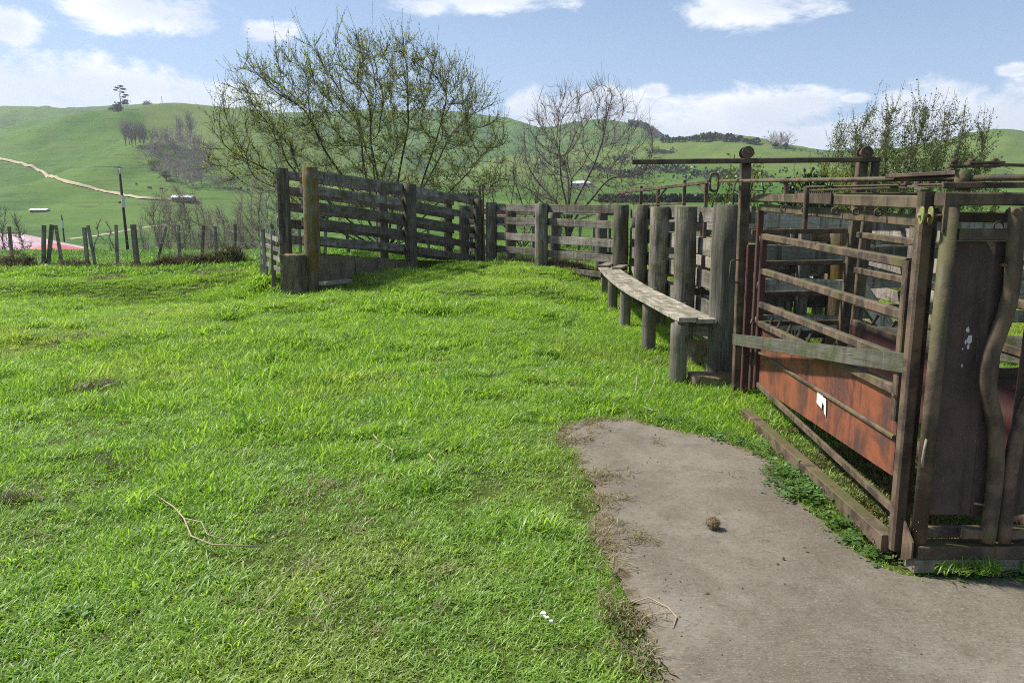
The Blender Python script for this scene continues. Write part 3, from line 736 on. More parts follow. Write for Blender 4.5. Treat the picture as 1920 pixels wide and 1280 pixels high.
    for x, y in ((2.02, 3.60), (2.10, 3.60), (2.20, 3.60), (2.46, 4.75), (2.40, 4.78), (2.34, 4.72), (2.5, 4.7)):
        z = 1.872 if y < 4 else 1.812
        MB().tube([(x, y, z - .012), (x, y, z + .012)], .014, 6).build('bolt', M['maroon'], c)
    # latch loop on the rear post, small rods
    MB().tube([(1.99, 6.735, 1.225), (1.925, 6.72, 1.225), (1.905, 6.715, 1.21), (1.90, 6.715, 1.05), (1.915, 6.72, 1.03), (1.99, 6.735, 1.03)], .007, 6).build('latch_loop', m, c)
    MB().tube([(2.06, 6.5, .735), (2.03, 6.45, .74), (1.995, 6.35, .72)], .008, 6).build('pin', m, c)
    MB().tube([(1.93, 3.80, .735), (1.865, 3.66, .755)], .007, 6).build('pin', m, c)
    MB().tube([(1.90, 3.40, .62), (1.883, 3.38, .58), (1.88, 3.38, .53), (1.886, 3.385, .49)], .006, 6).build('hook', M['pale'], c)
    B('side_board', M['board'], (1.962, 6.71, .528), (1.925, 3.60, .925), .022, .098, .003, segs=8, jit=.0015, label='grey green weathered timber board tied along the near side')
    B('side_board', M['board'], (2.745, 3.9, .93), (2.95, 6.6, .60), .022, .15, .003, segs=4, jit=.001)
    B('side_board', M['board'], (2.30, 3.78, .835), (2.73, 3.74, .835), .02, .09, .003)
    return c


make_crush()

# ------------------------------------------------------------------ yards: posts, rails, bench
def roughen(o, cuts=5, j=.012, seed=1):
    import bmesh
    bm = bmesh.new(); bm.from_mesh(o.data); bmesh.ops.triangulate(bm, faces=[f for f in bm.faces if len(f.verts) > 4]); bmesh.ops.subdivide_edges(bm, edges=bm.edges[:], cuts=cuts, use_grid_fill=True)
    q = np.random.default_rng(seed)
    for v in bm.verts: v.co += Vector(q.normal(0, j, 3))
    bm.to_mesh(o.data); bm.free(); return o


def post(parent, x, y, z0, z1, r, mat, lean=(0, 0), square=False, name='post', label=None):
    q = MB()
    if square: q.beam((x, y, z0), (x + lean[0], y + lean[1], z1), r * 2, r * 2, segs=4, jit=.003, ch=.01)
    else:
        n = 6; P = [(x + lean[0] * k / n + random.uniform(-.004, .004), y + lean[1] * k / n, z0 + (z1 - z0) * k / n) for k in range(n + 1)]
        q.tube(P + [(P[-1][0], P[-1][1], z1 + .006)], [r * random.uniform(.97, 1.04) for _ in P] + [r * .93], 16, rough=.035)
    return q.build(name, mat, parent, label)


def rail(parent, p0, p1, h, mat, t=.042, name='rail', label=None):
    return MB().beam(p0, p1, t, h, segs=6, jit=.004, ch=.006).build(name, mat, parent, label)


def make_yards():
    # fence behind the bench
    f = thing('yard_fence', 'tall stockyard fence of thick round posts right behind the plank bench', 'fence', (2.1, 11, 0))
    ys = [7.40, 9.25, 11.05, 12.75, 14.65]
    for k, y in enumerate(ys):
        post(f, 2.06 + .02 * k * (k < 4), y, -.3, (1.70, 1.69, 1.70, 1.735, 1.745)[k], (.150, .128, .132, .105, .145)[k], M['darkpost'] if k == 0 else M['post'], (random.uniform(-.02, .02), 0))
    ye = [7.3] + [(a + b) / 2 * .1 + b * .9 for a, b in zip(ys[:-1], ys[1:])]
    for k in range(4):
        for i, z in enumerate((1.61, 1.225, .865, .55, .25)):
            dz = random.uniform(-.015, .015); xo = 2.255 - (.0 if k < 3 else .0)
            rail(f, (xo + .003 * (k % 2), ys[k] - .12, z + dz), (xo + .003 * (k % 2), ys[k + 1] + .05, z + dz + random.uniform(-.01, .02)), (.165, .20, .20, .17, .17)[i], M['rail'])
    f = thing('race_side_fence', 'second board fence close behind the bench side yard fence', 'fence', (3.0, 11, 0))
    for k, y in enumerate((8.9, 10.9, 12.8, 14.6)): post(f, 3.16, y, -.2, 1.58, .10, M['post'])
    for k, (ya, yb) in enumerate(((8.35, 10.85), (10.9, 12.75), (12.8, 15.0))):
        for i, z in enumerate((1.46, 1.16, .86, .56, .26)): rail(f, (3.02, ya, z + random.uniform(-.03, .03)), (3.02, yb, z + random.uniform(-.03, .03)), .19, M['pale'] if (k + i) % 3 == 0 else M['rail'])
    # walkway bench
    b = thing('plank_bench', 'long grey plank walkway bench on short round legs along the yard fence', 'bench', (1.6, 10, 0))
    def curved_plank(P, w, z):
        n = len(P); q = MB(); fr = []; P3 = [Vector((x, y, z[0] + (z[1] - z[0]) * k / (n - 1) + .003 * math.sin(y * 3))) for k, (x, y) in enumerate(P)]
        for k in range(n):
            d = (P3[min(k + 1, n - 1)] - P3[max(k - 1, 0)]).normalized(); A = d.cross(Vector((0, 0, 1))).normalized(); fr.append((A, A.cross(d)))
        a_, b_, c_ = w / 2, .021, .004; prof_ = [(-a_ + c_, -b_), (a_ - c_, -b_), (a_, -b_ + c_), (a_, b_ - c_), (a_ - c_, b_), (-a_ + c_, b_), (-a_, b_ - c_), (-a_, -b_ + c_)]
        q.sweep(P3, fr, prof_, scale=[1 + random.uniform(-.015, .015) for _ in P3]); return q.build('plank', M['pale'], b)
    curved_plank([(1.65, 7.12), (1.63, 7.7), (1.60, 8.6), (1.572, 9.5), (1.562, 10.3), (1.568, 11.0)], .185, [.642, .606])
    curved_plank([(1.569, 11.03), (1.585, 11.8), (1.612, 12.7), (1.65, 13.5), (1.69, 14.25)], .185, [.607, .606])
    curved_plank([(1.85, 7.24), (1.83, 8.2), (1.80, 9.3), (1.79, 10.3)], .20, [.612, .598])
    curved_plank([(1.79, 10.33), (1.795, 11.4), (1.81, 12.5), (1.84, 13.6), (1.90, 14.5)], .20, [.598, .592])
    rail(b, (1.66, 14.1, .64), (1.95, 15.1, .64), .04, M['pale'], .19, 'plank')
    rail(b, (1.88, 13.8, .63), (2.16, 14.7, .63), .04, M['pale'], .17, 'plank')
    for (x, y, r, zt) in ((1.595, 7.24, .082, .585), (1.61, 8.95, .080, .585), (1.60, 10.79, .078, .575), (1.63, 12.38, .078, .575)):
        post(b, x, y, -.2, zt, r, M['legs'], name='leg')
        rail(b, (x - .05, y + .12, zt - .065), (2.06, y + .13, zt - .075), .125, M['rail'], .045, 'bearer')
    post(b, 1.66, 13.80, -.2, .55, .055, M['legs'], name='leg', square=True)
    rail(b, (1.57, 13.72, .54), (2.06, 13.80, .53), .13, M['rail'], .05, 'bearer')
    MB().box((1.56, 7.17, .588), (1.665, 7.31, .618)).build('packing_block', M['rail'], b)
    # concrete footing stub and rubble stone
    q = MB(); q.prism([(1.70, 7.02, -.2), (2.14, 6.98, -.2), (2.14, 7.30, -.2), (1.70, 7.30, -.2)], (0, 0, .32))
    tag(roughen(q.build('concrete_footing', M['block']), 5, .009), 'mossy broken concrete footing at the foot of the thickest yard post', 'concrete block')
    q = MB(); q.prism([(1.94, 8.1, -.1), (2.2, 8.05, -.1), (2.22, 8.5, -.1), (1.95, 8.5, -.1)], (0, 0, .33))
    tag(roughen(q.build('stone_block', M['block']), 5, .010), 'rough stone block lying under the near end of the plank bench', 'stone block')
    # back fence, two lines with a race between them
    f = thing('back_fence', 'dark post and rail yard fence closing the far end of the lawn', 'fence', (.7, 16, .4))
    post(f, -.468, 17.75, .1, 1.83, .125, M['post']); post(f, .622, 16.4, .1, 1.79, .135, M['post'])
    L0 = Vector((-.43, 17.85)); L1 = Vector((.66, 16.55)); L2 = Vector((2.06, 14.82))
    for a, b_, (za, zb) in ((L0, L1, (0, -.03)), (L1, L2, (-.03, -.06))):
        for z, h in ((1.73, .16), (1.44, .15), (1.09, .16), (.79, .15), (.46, .11)):
            rail(f, (a.x, a.y, z + za + random.uniform(-.01, .01)), (b_.x, b_.y, z + zb + random.uniform(-.01, .01)), h, M['rail'])
    f = thing('race_fence', 'second line of post and rail fence standing just behind the back fence', 'fence', (1, 17.3, .4))
    off = Vector((.62, .56)) * 1.05
    for u, y in ((958, 18.3), (1040, 17.25), (1128, 16.2), (870, 19.3)):
        x = (u - 960) / 1442 * (y * .99); post(f, x, y, .1, 1.76, .12, M['post'])
    A_ = Vector((-1.25, 19.4)); B_ = Vector((2.35, 15.75)); 
    for z, h in ((1.64, .14), (1.375, .14), (1.03, .14), (.75, .12)):
        for k in range(2):
            a = A_.lerp(B_, k / 2); b2 = A_.lerp(B_, (k + 1) / 2)
            rail(f, (a.x, a.y + .12, z), (b2.x, b2.y + .12, z - .02), h, M['rail'])
    # fence across, seen through the crush
    f = thing('cross_fence', 'pale streaked board fence facing the slab behind the crush rear gate', 'fence', (3, 8.1, 0))
    post(f, 2.72, 8.22, -.2, 1.66, .10, M['post']); post(f, 3.47, 8.16, -.2, 1.62, .115, M['lichenpost']); post(f, 3.13, 8.3, -.2, 1.6, .06, M['fpost'], square=True)
    for z, h in ((1.565, .17), (1.22, .175), (.885, .155), (.50, .16), (.2, .15)):
        rail(f, (2.30, 8.02 + random.uniform(-.01, .01), z), (3.46, 8.0, z - .02), h, M['pale'] if z > .8 else M['rail'])
    for z, h in ((1.40, .15), (1.06, .15), (.70, .17), (.35, .15)):
        rail(f, (2.35, 8.42, z), (3.52, 8.40, z - .01), h, M['rail'])
    for z, h in ((1.50, .15), (1.18, .15), (.86, .15), (.52, .15)):
        rail(f, (3.58, 8.5, z), (5.3, 9.2, z - .01), h, M['rail'])
    q = MB(); q.beam((3.52, 8.0, .98), (4.25, 8.3, .18), .05, .19, segs=5, jit=.003, ch=.006)
    tag(q.build('leaning_timber', M['pale']), 'broken grey timber leaning down beside the lichen gate post behind the crush', 'timber')
    # far yard pens
    pens = [('pen_fence', 'low dark pen fence deep in the yards, seen through the crush rails', [(2.35, 12.3), (4.2, 12.1), (6.1, 11.9), (8.0, 11.7), (10, 11.5)], 1.5, 'rail'),
            ('pen_fence', 'pen fence running away behind the pale leaning timber', [(4.4, 8.4), (4.6, 10.2), (4.8, 12.0), (5.0, 14.), (5.2, 16)], 1.45, 'rail'),
            ('pen_fence', 'pen fence at the right edge beyond the head bail', [(5.6, 9.6), (7.3, 9.3), (9.2, 9.0)], 1.15, 'rail'),
            ('pen_fence', 'farthest pen fence in front of the leafy bush', [(2.5, 16), (4.6, 15.8), (6.8, 15.6), (9, 15.4), (11.3, 15.2)], 1.5, 'rail')]
    for nm, lb, P, top, mt in pens:
        f = thing(nm, lb, 'fence', (P[0][0], P[0][1], 0))
        for k, (x, y) in enumerate(P): post(f, x, y, -.2, top + .08, random.uniform(.085, .11), M['post'], (random.uniform(-.05, .05), 0))
        for k in range(len(P) - 1):
            for i in range(4):
                z = top - .08 - i * .35
                rail(f, (P[k][0], P[k][1] - .11, z + random.uniform(-.03, .03)), (P[k + 1][0], P[k + 1][1] - .11, z + random.uniform(-.03, .03)), .15, M[mt])
    for i, (x, y, lb) in enumerate(((4.75, 10.1, 'pale square post just right of the rear crush frame'), (5.35, 9.7, 'pale square post seen between the corner post and the head bail'))):
        q = MB(); q.beam((x, y, -.2), (x + .02, y, 1.55), .075, .075, segs=3, jit=.003); tag(q.build('square_post', M['pale']), lb, 'post')
    # two slide gates with overhead rail
    g = thing('slide_gate_frame', 'thin rusty slide gate frame standing above the yard fence beyond the bench', 'gate frame', (2.5, 13, 0))
    a = Vector((2.14, 15.6, 2.0)); b2 = Vector((2.86, 11.4, 2.06))
    MB().beam(a, b2, .05, .05).build('overhead_rail', M['rust'], g)
    for k, t in enumerate((.31, .52, .79, .985)):
        p = a.lerp(b2, t); MB().beam((p.x, p.y + .03, .1), (p.x, p.y + .03, p.z + (.07 if k in (0, 2) else 0)), .05, .05).build('upright', M['rust'], g)
    for t0, t1, d in ((.52, .6, .16), (.985, .90, .16)):
        p = a.lerp(b2, t0); p1 = a.lerp(b2, t1); MB().beam((p.x, p.y, p.z - d), (p1.x, p1.y, p1.z - .02), .03, .03).build('brace', M['rust'], g)
    p = a.lerp(b2, .31); p1 = a.lerp(b2, .79); MB().beam((p.x, p.y, p.z - .28), (p1.x, p1.y, p1.z - .28), .035, .035).build('bar', M['rust'], g)
    g = thing('ramp_slide_gate', 'narrow rusty slide gate between the two posts at the top of the loading ramp', 'gate', (-.7, 17.9, .4))
    MB().beam((-1.18, 18.4, 2.13), (-.42, 17.6, 2.12), .045, .05).build('overhead_rail', M['rust'], g)
    for (x, y, z0, z1) in ((-.98, 18.35, .4, 2.2), (-.70, 17.80, .42, 2.2), (-.63, 17.72, .42, 2.22), (-.72, 18.1, .4, 2.1)):
        MB().beam((x, y, z0), (x - .03, y, z1), .035, .04).build('upright', M['rust'], g)
    for k in range(4): MB().beam((-1.0, 18.34, 1.75 - .33 * k), (-.70, 18.05, 1.75 - .33 * k), .14, .03, up=(1, 0, 0)).build('bar', M['rail'], g)


make_yards()


def make_ramp():
    f = thing('loading_ramp', 'sloping timber railed loading ramp with lichen stained end post and concrete face', 'loading ramp', (-3.3, 13, .3))
    post(f, -3.335, 12.9, -.1, 2.345, .125, M['lichenpost'], (.02, 0), label='tall end post stained orange with lichen')
    post(f, -2.05, 15.7, .1, 2.165, .125, M['post']); post(f, -.76, 18, .1, 1.90, .115, M['post'])
    post(f, -3.90, 13.35, .3, 2.36, .085, M['post'], square=True)
    post(f, -2.66, 16.05, .3, 2.12, .10, M['post']); post(f, -1.5, 18.3, .3, 1.9, .10, M['post'])
    d = Vector((2.65, 5.2)).normalized(); n = Vector((-d.y, d.x))
    A_ = Vector((-3.335, 12.9)) + n * .13; B_ = Vector((-2.05, 15.7)) + n * .13; C_ = Vector((-.76, 18)) + n * .13
    zt = [(2.27, 2.10, 1.85), (2.01, 1.80, 1.52), (1.74, 1.50, 1.19), (1.46, 1.19, .85), (1.18, .90, .53)]
    for za, zb, zc in zt:
        j = random.uniform(-.012, .012)
        rail(f, (A_.x - d.x * .05, A_.y - d.y * .05, za + j), (B_.x, B_.y, zb), .145, M['ramp'], .045)
        rail(f, (B_.x + .003, B_.y + .01, zb), (C_.x, C_.y, zc), .145, M['ramp'], .045)
    o = n * .56
    for za, zb, zc in zt:
        j = random.uniform(-.012, .012)
        rail(f, (A_.x + o.x - .02, A_.y + o.y - .02, za + j - .0), (B_.x + o.x, B_.y + o.y, zb - .02), .15, M['ramp'], .045)
        rail(f, (B_.x + o.x, B_.y + o.y, zb - .02), (C_.x + o.x, C_.y + o.y, zc), .15, M['ramp'], .045)
    # concrete face blocks and earth fill
    c0 = Vector((-3.56, 12.62)); 
    q = MB(); q.prism([(-3.80, 12.62, .05), (-3.47, 12.62, .05), (-3.40, 12.85, .05), (-3.72, 13.3, .05), (-3.86, 13.1, .05)], (0, 0, .88)); roughen(q.build('end_block', M['block'], f, 'rust and lichen stained square concrete end block'), 6, .008)
    P = [Vector((-3.22, 12.98)), Vector((-2.82, 13.85)), Vector((-2.42, 14.7)), Vector((-2.14, 15.3)), Vector((-1.95, 15.75))]
    tops = [.915, .83, .75, .67, .60]
    for k in range(4):
        a, b = P[k], P[k + 1]; g_ = (b - a).normalized() * .012; nn = Vector((-(b - a).y, (b - a).x)).normalized() * .22
        pts = [a + g_, b - g_, b - g_ + nn, a + g_ + nn]; z0 = .1
        V = [(p.x, p.y, z0) for p in pts]; q = MB(); bidx = 0
        q.V = V + [(pts[0].x, pts[0].y, tops[k]), (pts[1].x, pts[1].y, tops[k + 1] + .01), (pts[2].x, pts[2].y, tops[k + 1] + .01), (pts[3].x, pts[3].y, tops[k])]
        for idx in ((0, 1, 5, 4), (1, 2, 6, 5), (2, 3, 7, 6), (3, 0, 4, 7), (4, 5, 6, 7), (3, 2, 1, 0)): q.face(idx)
        roughen(q.build('wall_block', M['block'], f), 4, .008, k)
    q = MB(); q.V = [(-3.4, 13.0, .2), (-3.95, 13.35, .2), (-1.4, 18.3, .2), (-.8, 18.0, .2), (-3.4, 13.0, .90), (-3.95, 13.35, .90), (-1.4, 18.3, .46), (-.8, 18.0, .46)]
    for idx in ((4, 5, 6, 7), (0, 1, 5, 4), (1, 2, 6, 5), (2, 3, 7, 6), (3, 0, 4, 7)): q.face(idx)
    q.build('ramp_floor', M['ground'], f)
    q = MB(); q.beam((-3.12, 12.62, .47), (-2.78, 13.15, .47), .16, .06, segs=3, jit=.003)
    tag(q.build('timber_offcut', M['pale']), 'short grey timber offcut lying at the foot of the ramp end post', 'timber')
    # wing hurdle
    w = thing('wing_fence', 'short leaning four rail wing fence left of the loading ramp', 'fence', (-4.5, 14.5, .4))
    a = Vector((-5.02, 15.5)); b = Vector((-3.99, 13.45))
    for z0, z1 in ((1.19, 1.13), (1.0, .95), (.83, .78), (.64, .60)):
        rail(w, (a.x, a.y, z0), (b.x, b.y, z1), .085, M['fpost'], .03)
    for t, ln in ((.03, .12), (.27, -.04), (.62, .05)):
        p = a.lerp(b, t); MB().beam((p.x - .05, p.y + .06, .25), (p.x - .05 + ln * .6, p.y + .06, 1.30), .07, .07, segs=2, jit=.002).build('post', M['fpost'], w)
    MB().beam((-4.75, 15.2, .4), (-4.35, 14.6, 1.3), .06, .05).build('brace', M['fpost'], w)


make_ramp()


def make_left_fence():
    f = thing('batten_fence', 'gappy wire fence of thin grey and leaning posts at the lawn edge on the left', 'fence', (-10, 20, .2))
    P = [(-12.03, 1.283, -12.19, .1), (-11.92, 1.29, -12.13, .1), (-11.86, 1.27, -11.72, .07), (-11.02, 1.22, -11.01, .1), (-10.95, 1.27, -10.82, .12), (-10.295, 1.283, -10.306, .1),
         (-9.726, 1.297, -9.717, .08), (-8.96, 1.242, -9.35, .1), (-8.634, 1.283, -8.676, .15), (-7.97, 1.27, -8.08, .15), (-7.68, 1.246, -7.685, .18), (-7.165, 1.31, -7.245, .18),
         (-12.9, 1.25, -12.95, .1), (-14.1, 1.25, -14.05, .1), (-15.4, 1.25, -15.4, .1)]
    for k, (xt, zt, xb, zb) in enumerate(P):
        w = .115 if k == 6 else (.085 if k in (0, 1, 3) else .068)
        MB().beam((xb, 20 + .06 * (k % 3), zb - .15), (xt, 20 + .06 * (k % 3) + random.uniform(-.1, .1), zt), w, w * .9, segs=3, jit=.003).build('post', M['fpost'] if k in (2, 4, 5, 7) else M['rail'], f)
    for z in (.55, .85, 1.12):
        P2 = [(x, 19.94, z + .03 * math.sin(x * 3)) for x in np.linspace(-16, -5.1, 22)]
        MB().tube(P2, .0035, 4).build('wire', M['wire'], f)
    # fence running behind the ramp
    f = thing('paddock_fence', 'thin paddock fence of dark battens in the field behind the ramp and back fence', 'fence', (0, 21, .4))
    x = -6.6; k = 0
    while x < 5.5:
        MB().beam((x, 21.6 + .15 * x * .2, .2), (x + random.uniform(-.10, .10), 21.6 + .03 * x, 1.28 + random.uniform(-.06, .06)), .075, .07).build('post', M['fpost'] if k % 3 else M['rail'], f)
        x += random.uniform(.42, .9); k += 1
    for z in (.7, 1.0): MB().tube([(xx, 21.55 + .03 * xx, z) for xx in np.linspace(-6.6, 5.5, 14)], .0035, 4).build('wire', M['wire'], f)


make_left_fence()

# ------------------------------------------------------------------ trees


def tubes_np(lines, sides):
    """lines: list of (P (n,3), r (n,)) -> V, F quads"""
    Vs = []; Fs = []; base = 0; ang = np.arange(sides) * 2 * np.pi / sides; ca, sa = np.cos(ang), np.sin(ang)
    for P, r in lines:
        n = len(P); d = np.gradient(P, axis=0); d /= np.linalg.norm(d, axis=1)[:, None] + 1e-9
        ref = np.array([.31, .95, .05]) if abs(d[0][1]) < .8 else np.array([.95, .1, .3])
        A = np.cross(d, ref); A /= np.linalg.norm(A, axis=1)[:, None] + 1e-9; B = np.cross(d, A)
        V = P[:, None, :] + r[:, None, None] * (A[:, None, :] * ca[None, :, None] + B[:, None, :] * sa[None, :, None])
        Vs.append(V.reshape(-1, 3)); i, j = np.meshgrid(np.arange(n - 1), np.arange(sides), indexing='ij'); j2 = (j + 1) % sides
        Fs.append((base + np.stack([i * sides + j, i * sides + j2, (i + 1) * sides + j2, (i + 1) * sides + j], -1)).reshape(-1, 4)); base += n * sides
    return np.concatenate(Vs), np.concatenate(Fs)


def grow(rng, stems, spec, lines, depth=0):
    """stems: (pos, dir, length, radius); spec per depth: dict(n children, len factor, angle, up tropism, wobble, segs, start)"""
    sp = spec[depth]; nxt = []
    for pos, d, L, r in stems:
        n = sp['segs']; P = [np.array(pos)]; dd = np.array(d, float); step = L / n; dirs = [dd]
        for k in range(n):
            dd = dd + rng.normal(0, sp['wob'], 3) + np.array([0, 0, sp['up']]); dd /= np.linalg.norm(dd); P.append(P[-1] + dd * step); dirs.append(dd)
        P = np.array(P); rad = r * np.linspace(1, sp.get('tip', .35), n + 1); lines[depth].append((P, rad))
        if depth + 1 < len(spec):
            m = int(round(rng.normal(sp['kids'], sp['kids'] * .2)))
            for c in range(max(1, m)):
                t = sp['start'] + (1 - sp['start']) * (c + rng.random()) / max(1, m); t = min(t, .99)
                k = min(int(t * n), n - 1); f = t * n - k; p = P[k] * (1 - f) + P[k + 1] * f; bd = dirs[min(k + 1, n)]
                perp = rng.normal(0, 1, 3); perp -= bd * (perp @ bd); perp /= np.linalg.norm(perp) + 1e-9
                a = rng.normal(sp['ang'], .15); cd = bd * math.cos(a) + perp * math.sin(a)
                if cd[2] < -.25: cd[2] *= .3
                cd /= np.linalg.norm(cd)
                nxt.append((p, cd, L * sp['lf'] * rng.uniform(.6, 1.25) * (1 - .45 * t), max(r * (1 - .65 * t) * sp.get('rf', .55), sp.get('rmin', .004))))
    if nxt: grow(rng, nxt, spec, lines, depth + 1)


def colonise(rng, pts, seeds, step, reach, kill, iters=110, up=.05):
    """branches that grow towards scattered points: seeds are starting polylines; returns node positions and parents"""
    N = []; Pn = []
    for line in seeds:
        last = -1
        for k, p in enumerate(line):
            N.append(np.array(p, float)); Pn.append(last if k else (-1 if not Pn else 0)); last = len(N) - 1
    N = np.array(N); Pn = list(Pn); A = np.array(pts); best = np.full(len(A), 1e9); bi = np.zeros(len(A), int); new0 = 0
    for it in range(iters):
        d = np.linalg.norm(A[:, None, :] - N[None, new0:, :], axis=2); k = d.argmin(1); dm = d[np.arange(len(A)), k]; q = dm < best; best[q] = dm[q]; bi[q] = k[q] + new0
        live = best > kill; A, best, bi = A[live], best[live], bi[live]
        if len(A) == 0: break
        m = best < reach
        if not m.any(): m = best < best.min() * 1.3
        v = A[m] - N[bi[m]]; v /= np.linalg.norm(v, axis=1)[:, None]; acc = np.zeros((len(N), 3)); np.add.at(acc, bi[m], v)
        ids = np.unique(bi[m]); g = acc[ids]; g /= np.linalg.norm(g, axis=1)[:, None] + 1e-9; g += rng.normal(0, .16, g.shape) + [0, 0, up]; g /= np.linalg.norm(g, axis=1)[:, None]
        new0 = len(N); N = np.concatenate([N, N[ids] + g * step]); Pn += [int(i) for i in ids]
        if len(N) > 9000: break
    return N, np.array(Pn)


def chains(N, Pn, r_tip, r_base, expo=2.4):
    n = len(N); w = np.zeros(n); kids = [[] for _ in range(n)]
    for i in range(n):
        if Pn[i] >= 0: kids[Pn[i]].append(i)
    for i in range(n - 1, -1, -1):
        if not kids[i]: w[i] += 1.
        if Pn[i] >= 0: w[Pn[i]] += w[i]
    rad = r_tip + (r_base - r_tip) * (w / w.max()) ** (1 / expo)
    lines = []; todo = [(0, -1)]
    while todo:
        i, par = todo.pop(); L = [par, i] if par >= 0 else [i]
        while kids[i]:
            ks = sorted(kids[i], key=lambda q: -w[q]); todo += [(q, i) for q in ks[1:]]; i = ks[0]; L.append(i)
        if len(L) > 1:
            R_ = rad[L].copy()
            if par >= 0: R_[0] = R_[1]
            P = N[L].copy()
            for q_ in range(3):
                if len(P) > 3: P[1:-1] = P[1:-1] * .5 + (P[:-2] + P[2:]) * .25
            lines.append((P, R_))
    return lines


def shoots(rng, lines, per_m, length, r, up=.5, rmax=.02, segs=4, zmin=-9, wob=.12):
    out = []
    for P, R_ in lines:
        for k in range(len(P) - 1):
            if R_[k] > rmax or P[k][2] < zmin: continue
            d = P[k + 1] - P[k]; L = np.linalg.norm(d); d = d / (L + 1e-9)
            for q in range(rng.poisson(L * per_m)):
                v = d + rng.normal(0, .55, 3) + [0, 0, up]; v /= np.linalg.norm(v); ln = length * rng.uniform(.4, 1.3); p = P[k] + d * L * rng.random(); S_ = [p]
                for _ in range(segs): v = v + rng.normal(0, wob, 3) + [0, 0, up * .12]; v /= np.linalg.norm(v); S_.append(S_[-1] + v * ln / segs)
                out.append((np.array(S_), np.linspace(r, r * .6, segs + 1)))
    return out


def dome(rng, n, c, a, b, h, expo=2.6, zlow=None, inner=.0):
    """points in a rounded dome"""
    out = []
    while len(out) < n:
        p = rng.uniform(-1, 1, 3); q = (abs(p[0]) ** expo + abs(p[1]) ** expo + abs(p[2]) ** expo) ** (1 / expo)
        if q > 1 or q < inner * rng.random(): continue
        x = np.array([c[0] + p[0] * a, c[1] + p[1] * b, c[2] + p[2] * h])
        if zlow is not None and x[2] < zlow + rng.normal(0, .25) + .25 * abs(p[0]): continue
        out.append(x)
    return np.array(out)


def leaves_np(rng, lines, per_m, size, spread=.03, tmin=0., long=1.8):
    """small two-triangle leaves along the given lines"""
    C = []; D = []
    for P, r in lines:
        L = np.linalg.norm(np.diff(P, axis=0), axis=1).sum(); n = rng.poisson(L * per_m)
        if n == 0: continue
        t = (tmin + (1 - tmin) * rng.random(n)) * (len(P) - 1); k = np.minimum(t.astype(int), len(P) - 2); f = (t - k)[:, None]
        C.append(P[k] * (1 - f) + P[k + 1] * f + rng.normal(0, spread, (n, 3))); D.append(P[k + 1] - P[k])
    C = np.concatenate(C); D = np.concatenate(D); D /= np.linalg.norm(D, axis=1)[:, None] + 1e-9
    n = len(C); a = D + rng.normal(0, .7, (n, 3)); a /= np.linalg.norm(a, axis=1)[:, None]
    b = np.cross(a, rng.normal(0, 1, (n, 3))); b /= np.linalg.norm(b, axis=1)[:, None] + 1e-9
    s = (size * rng.uniform(.6, 1.35, n))[:, None]
    V = np.stack([C, C + a * s * .5 * long + b * s * .42, C + a * s * long, C + a * s * .5 * long - b * s * .42], 1).reshape(-1, 3)
    return V, np.arange(4 * n).reshape(-1, 4)


def tree_obj(name, label, cat, base, lines, bark, leafV=None, leafmat=None, group=None, thick_sides=8, kind=None, leafname='foliage'):
    o = thing(name, label, cat, base, group)
    V, F = tubes_np(lines[0], thick_sides); np_mesh('trunk', V, F, bark, o, True)
    if len(lines) > 1 and lines[1]:
        V, F = tubes_np(lines[1], 5); np_mesh('limbs', V, F, bark, o, True)
    tw = [l for d in lines[2:] for l in d]
    if tw:
        V, F = tubes_np(tw, 3); np_mesh('twigs', V, F, bark, o, True)
    if leafV is not None:
        np_mesh(leafname, leafV[0], leafV[1], leafmat, o)
    return o


def spec_of(*rows):
    keys = ('kids', 'lf', 'ang', 'up', 'wob', 'segs', 'start')
    return [dict(zip(keys, r)) for r in rows]


def split_by_radius(lines, r1, r2):
    a = [l for l in lines if l[1].max() > r1]; b = [l for l in lines if r2 < l[1].max() <= r1]; c = [l for l in lines if l[1].max() <= r2]
    return a, b, c


def make_big_tree():
    rng = np.random.default_rng(12); base = np.array([-3.55, 21.6, .35])
    pts = dome(rng, 3000, (-4.1, 21.6, 1.9), 4.25, 3.0, 4.4, 2.5, 1.25, .75); e_ = (pts[:, 0] + 4.1) / 4.25; pts = pts[pts[:, 2] > 1.35 + np.where(e_ < 0, 1.35, .8) * np.abs(e_) ** 1.2]
    seeds = [[base, base + [.02, 0, .35]]]
    for az, tl, L in ((180, 64, 3.6), (170, 48, 3.4), (188, 33, 3.6), (165, 20, 3.8), (200, 76, 3.0), (95, 9, 3.8), (80, 28, 2.6), (-4, 14, 3.8), (8, 27, 3.8), (350, 41, 3.6), (12, 56, 3.4), (352, 70, 3.0), (270, 40, 2.4), (265, 20, 3.2), (140, 55, 2.4), (40, 50, 2.4)):
        az, tl = R(az), R(tl); d = np.array([math.sin(tl) * math.cos(az), math.sin(tl) * math.sin(az), math.cos(tl)]); p = base + [rng.normal(0, .08), rng.normal(0, .08), .2]; ln = [p]
        for k in range(int(L / .2)): d = d + [0, 0, .02] + rng.normal(0, .05, 3); d /= np.linalg.norm(d); p = p + d * .2; ln.append(p)
        seeds.append(ln)
    N, Pn = colonise(rng, pts, seeds, .16, 1.0, .24, up=.0)
    L = chains(N, Pn, .0042, .115, 1.6)
    sh = shoots(rng, L, 21, .38, .0042, .38, .024) + shoots(rng, L, 4.5, .8, .0046, .9, .012, 6, 3.4, .07)
    A, B, C = split_by_radius(L, .035, .012)
    lv = leaves_np(rng, sh + C, 11, .027, .014, .1)
    tree_obj('budding_tree', 'wide domed budding tree with many fanned stems behind the loading ramp', 'tree', tuple(base), [A, B, C + sh], M['bark'], lv, M['bud'], thick_sides=7)


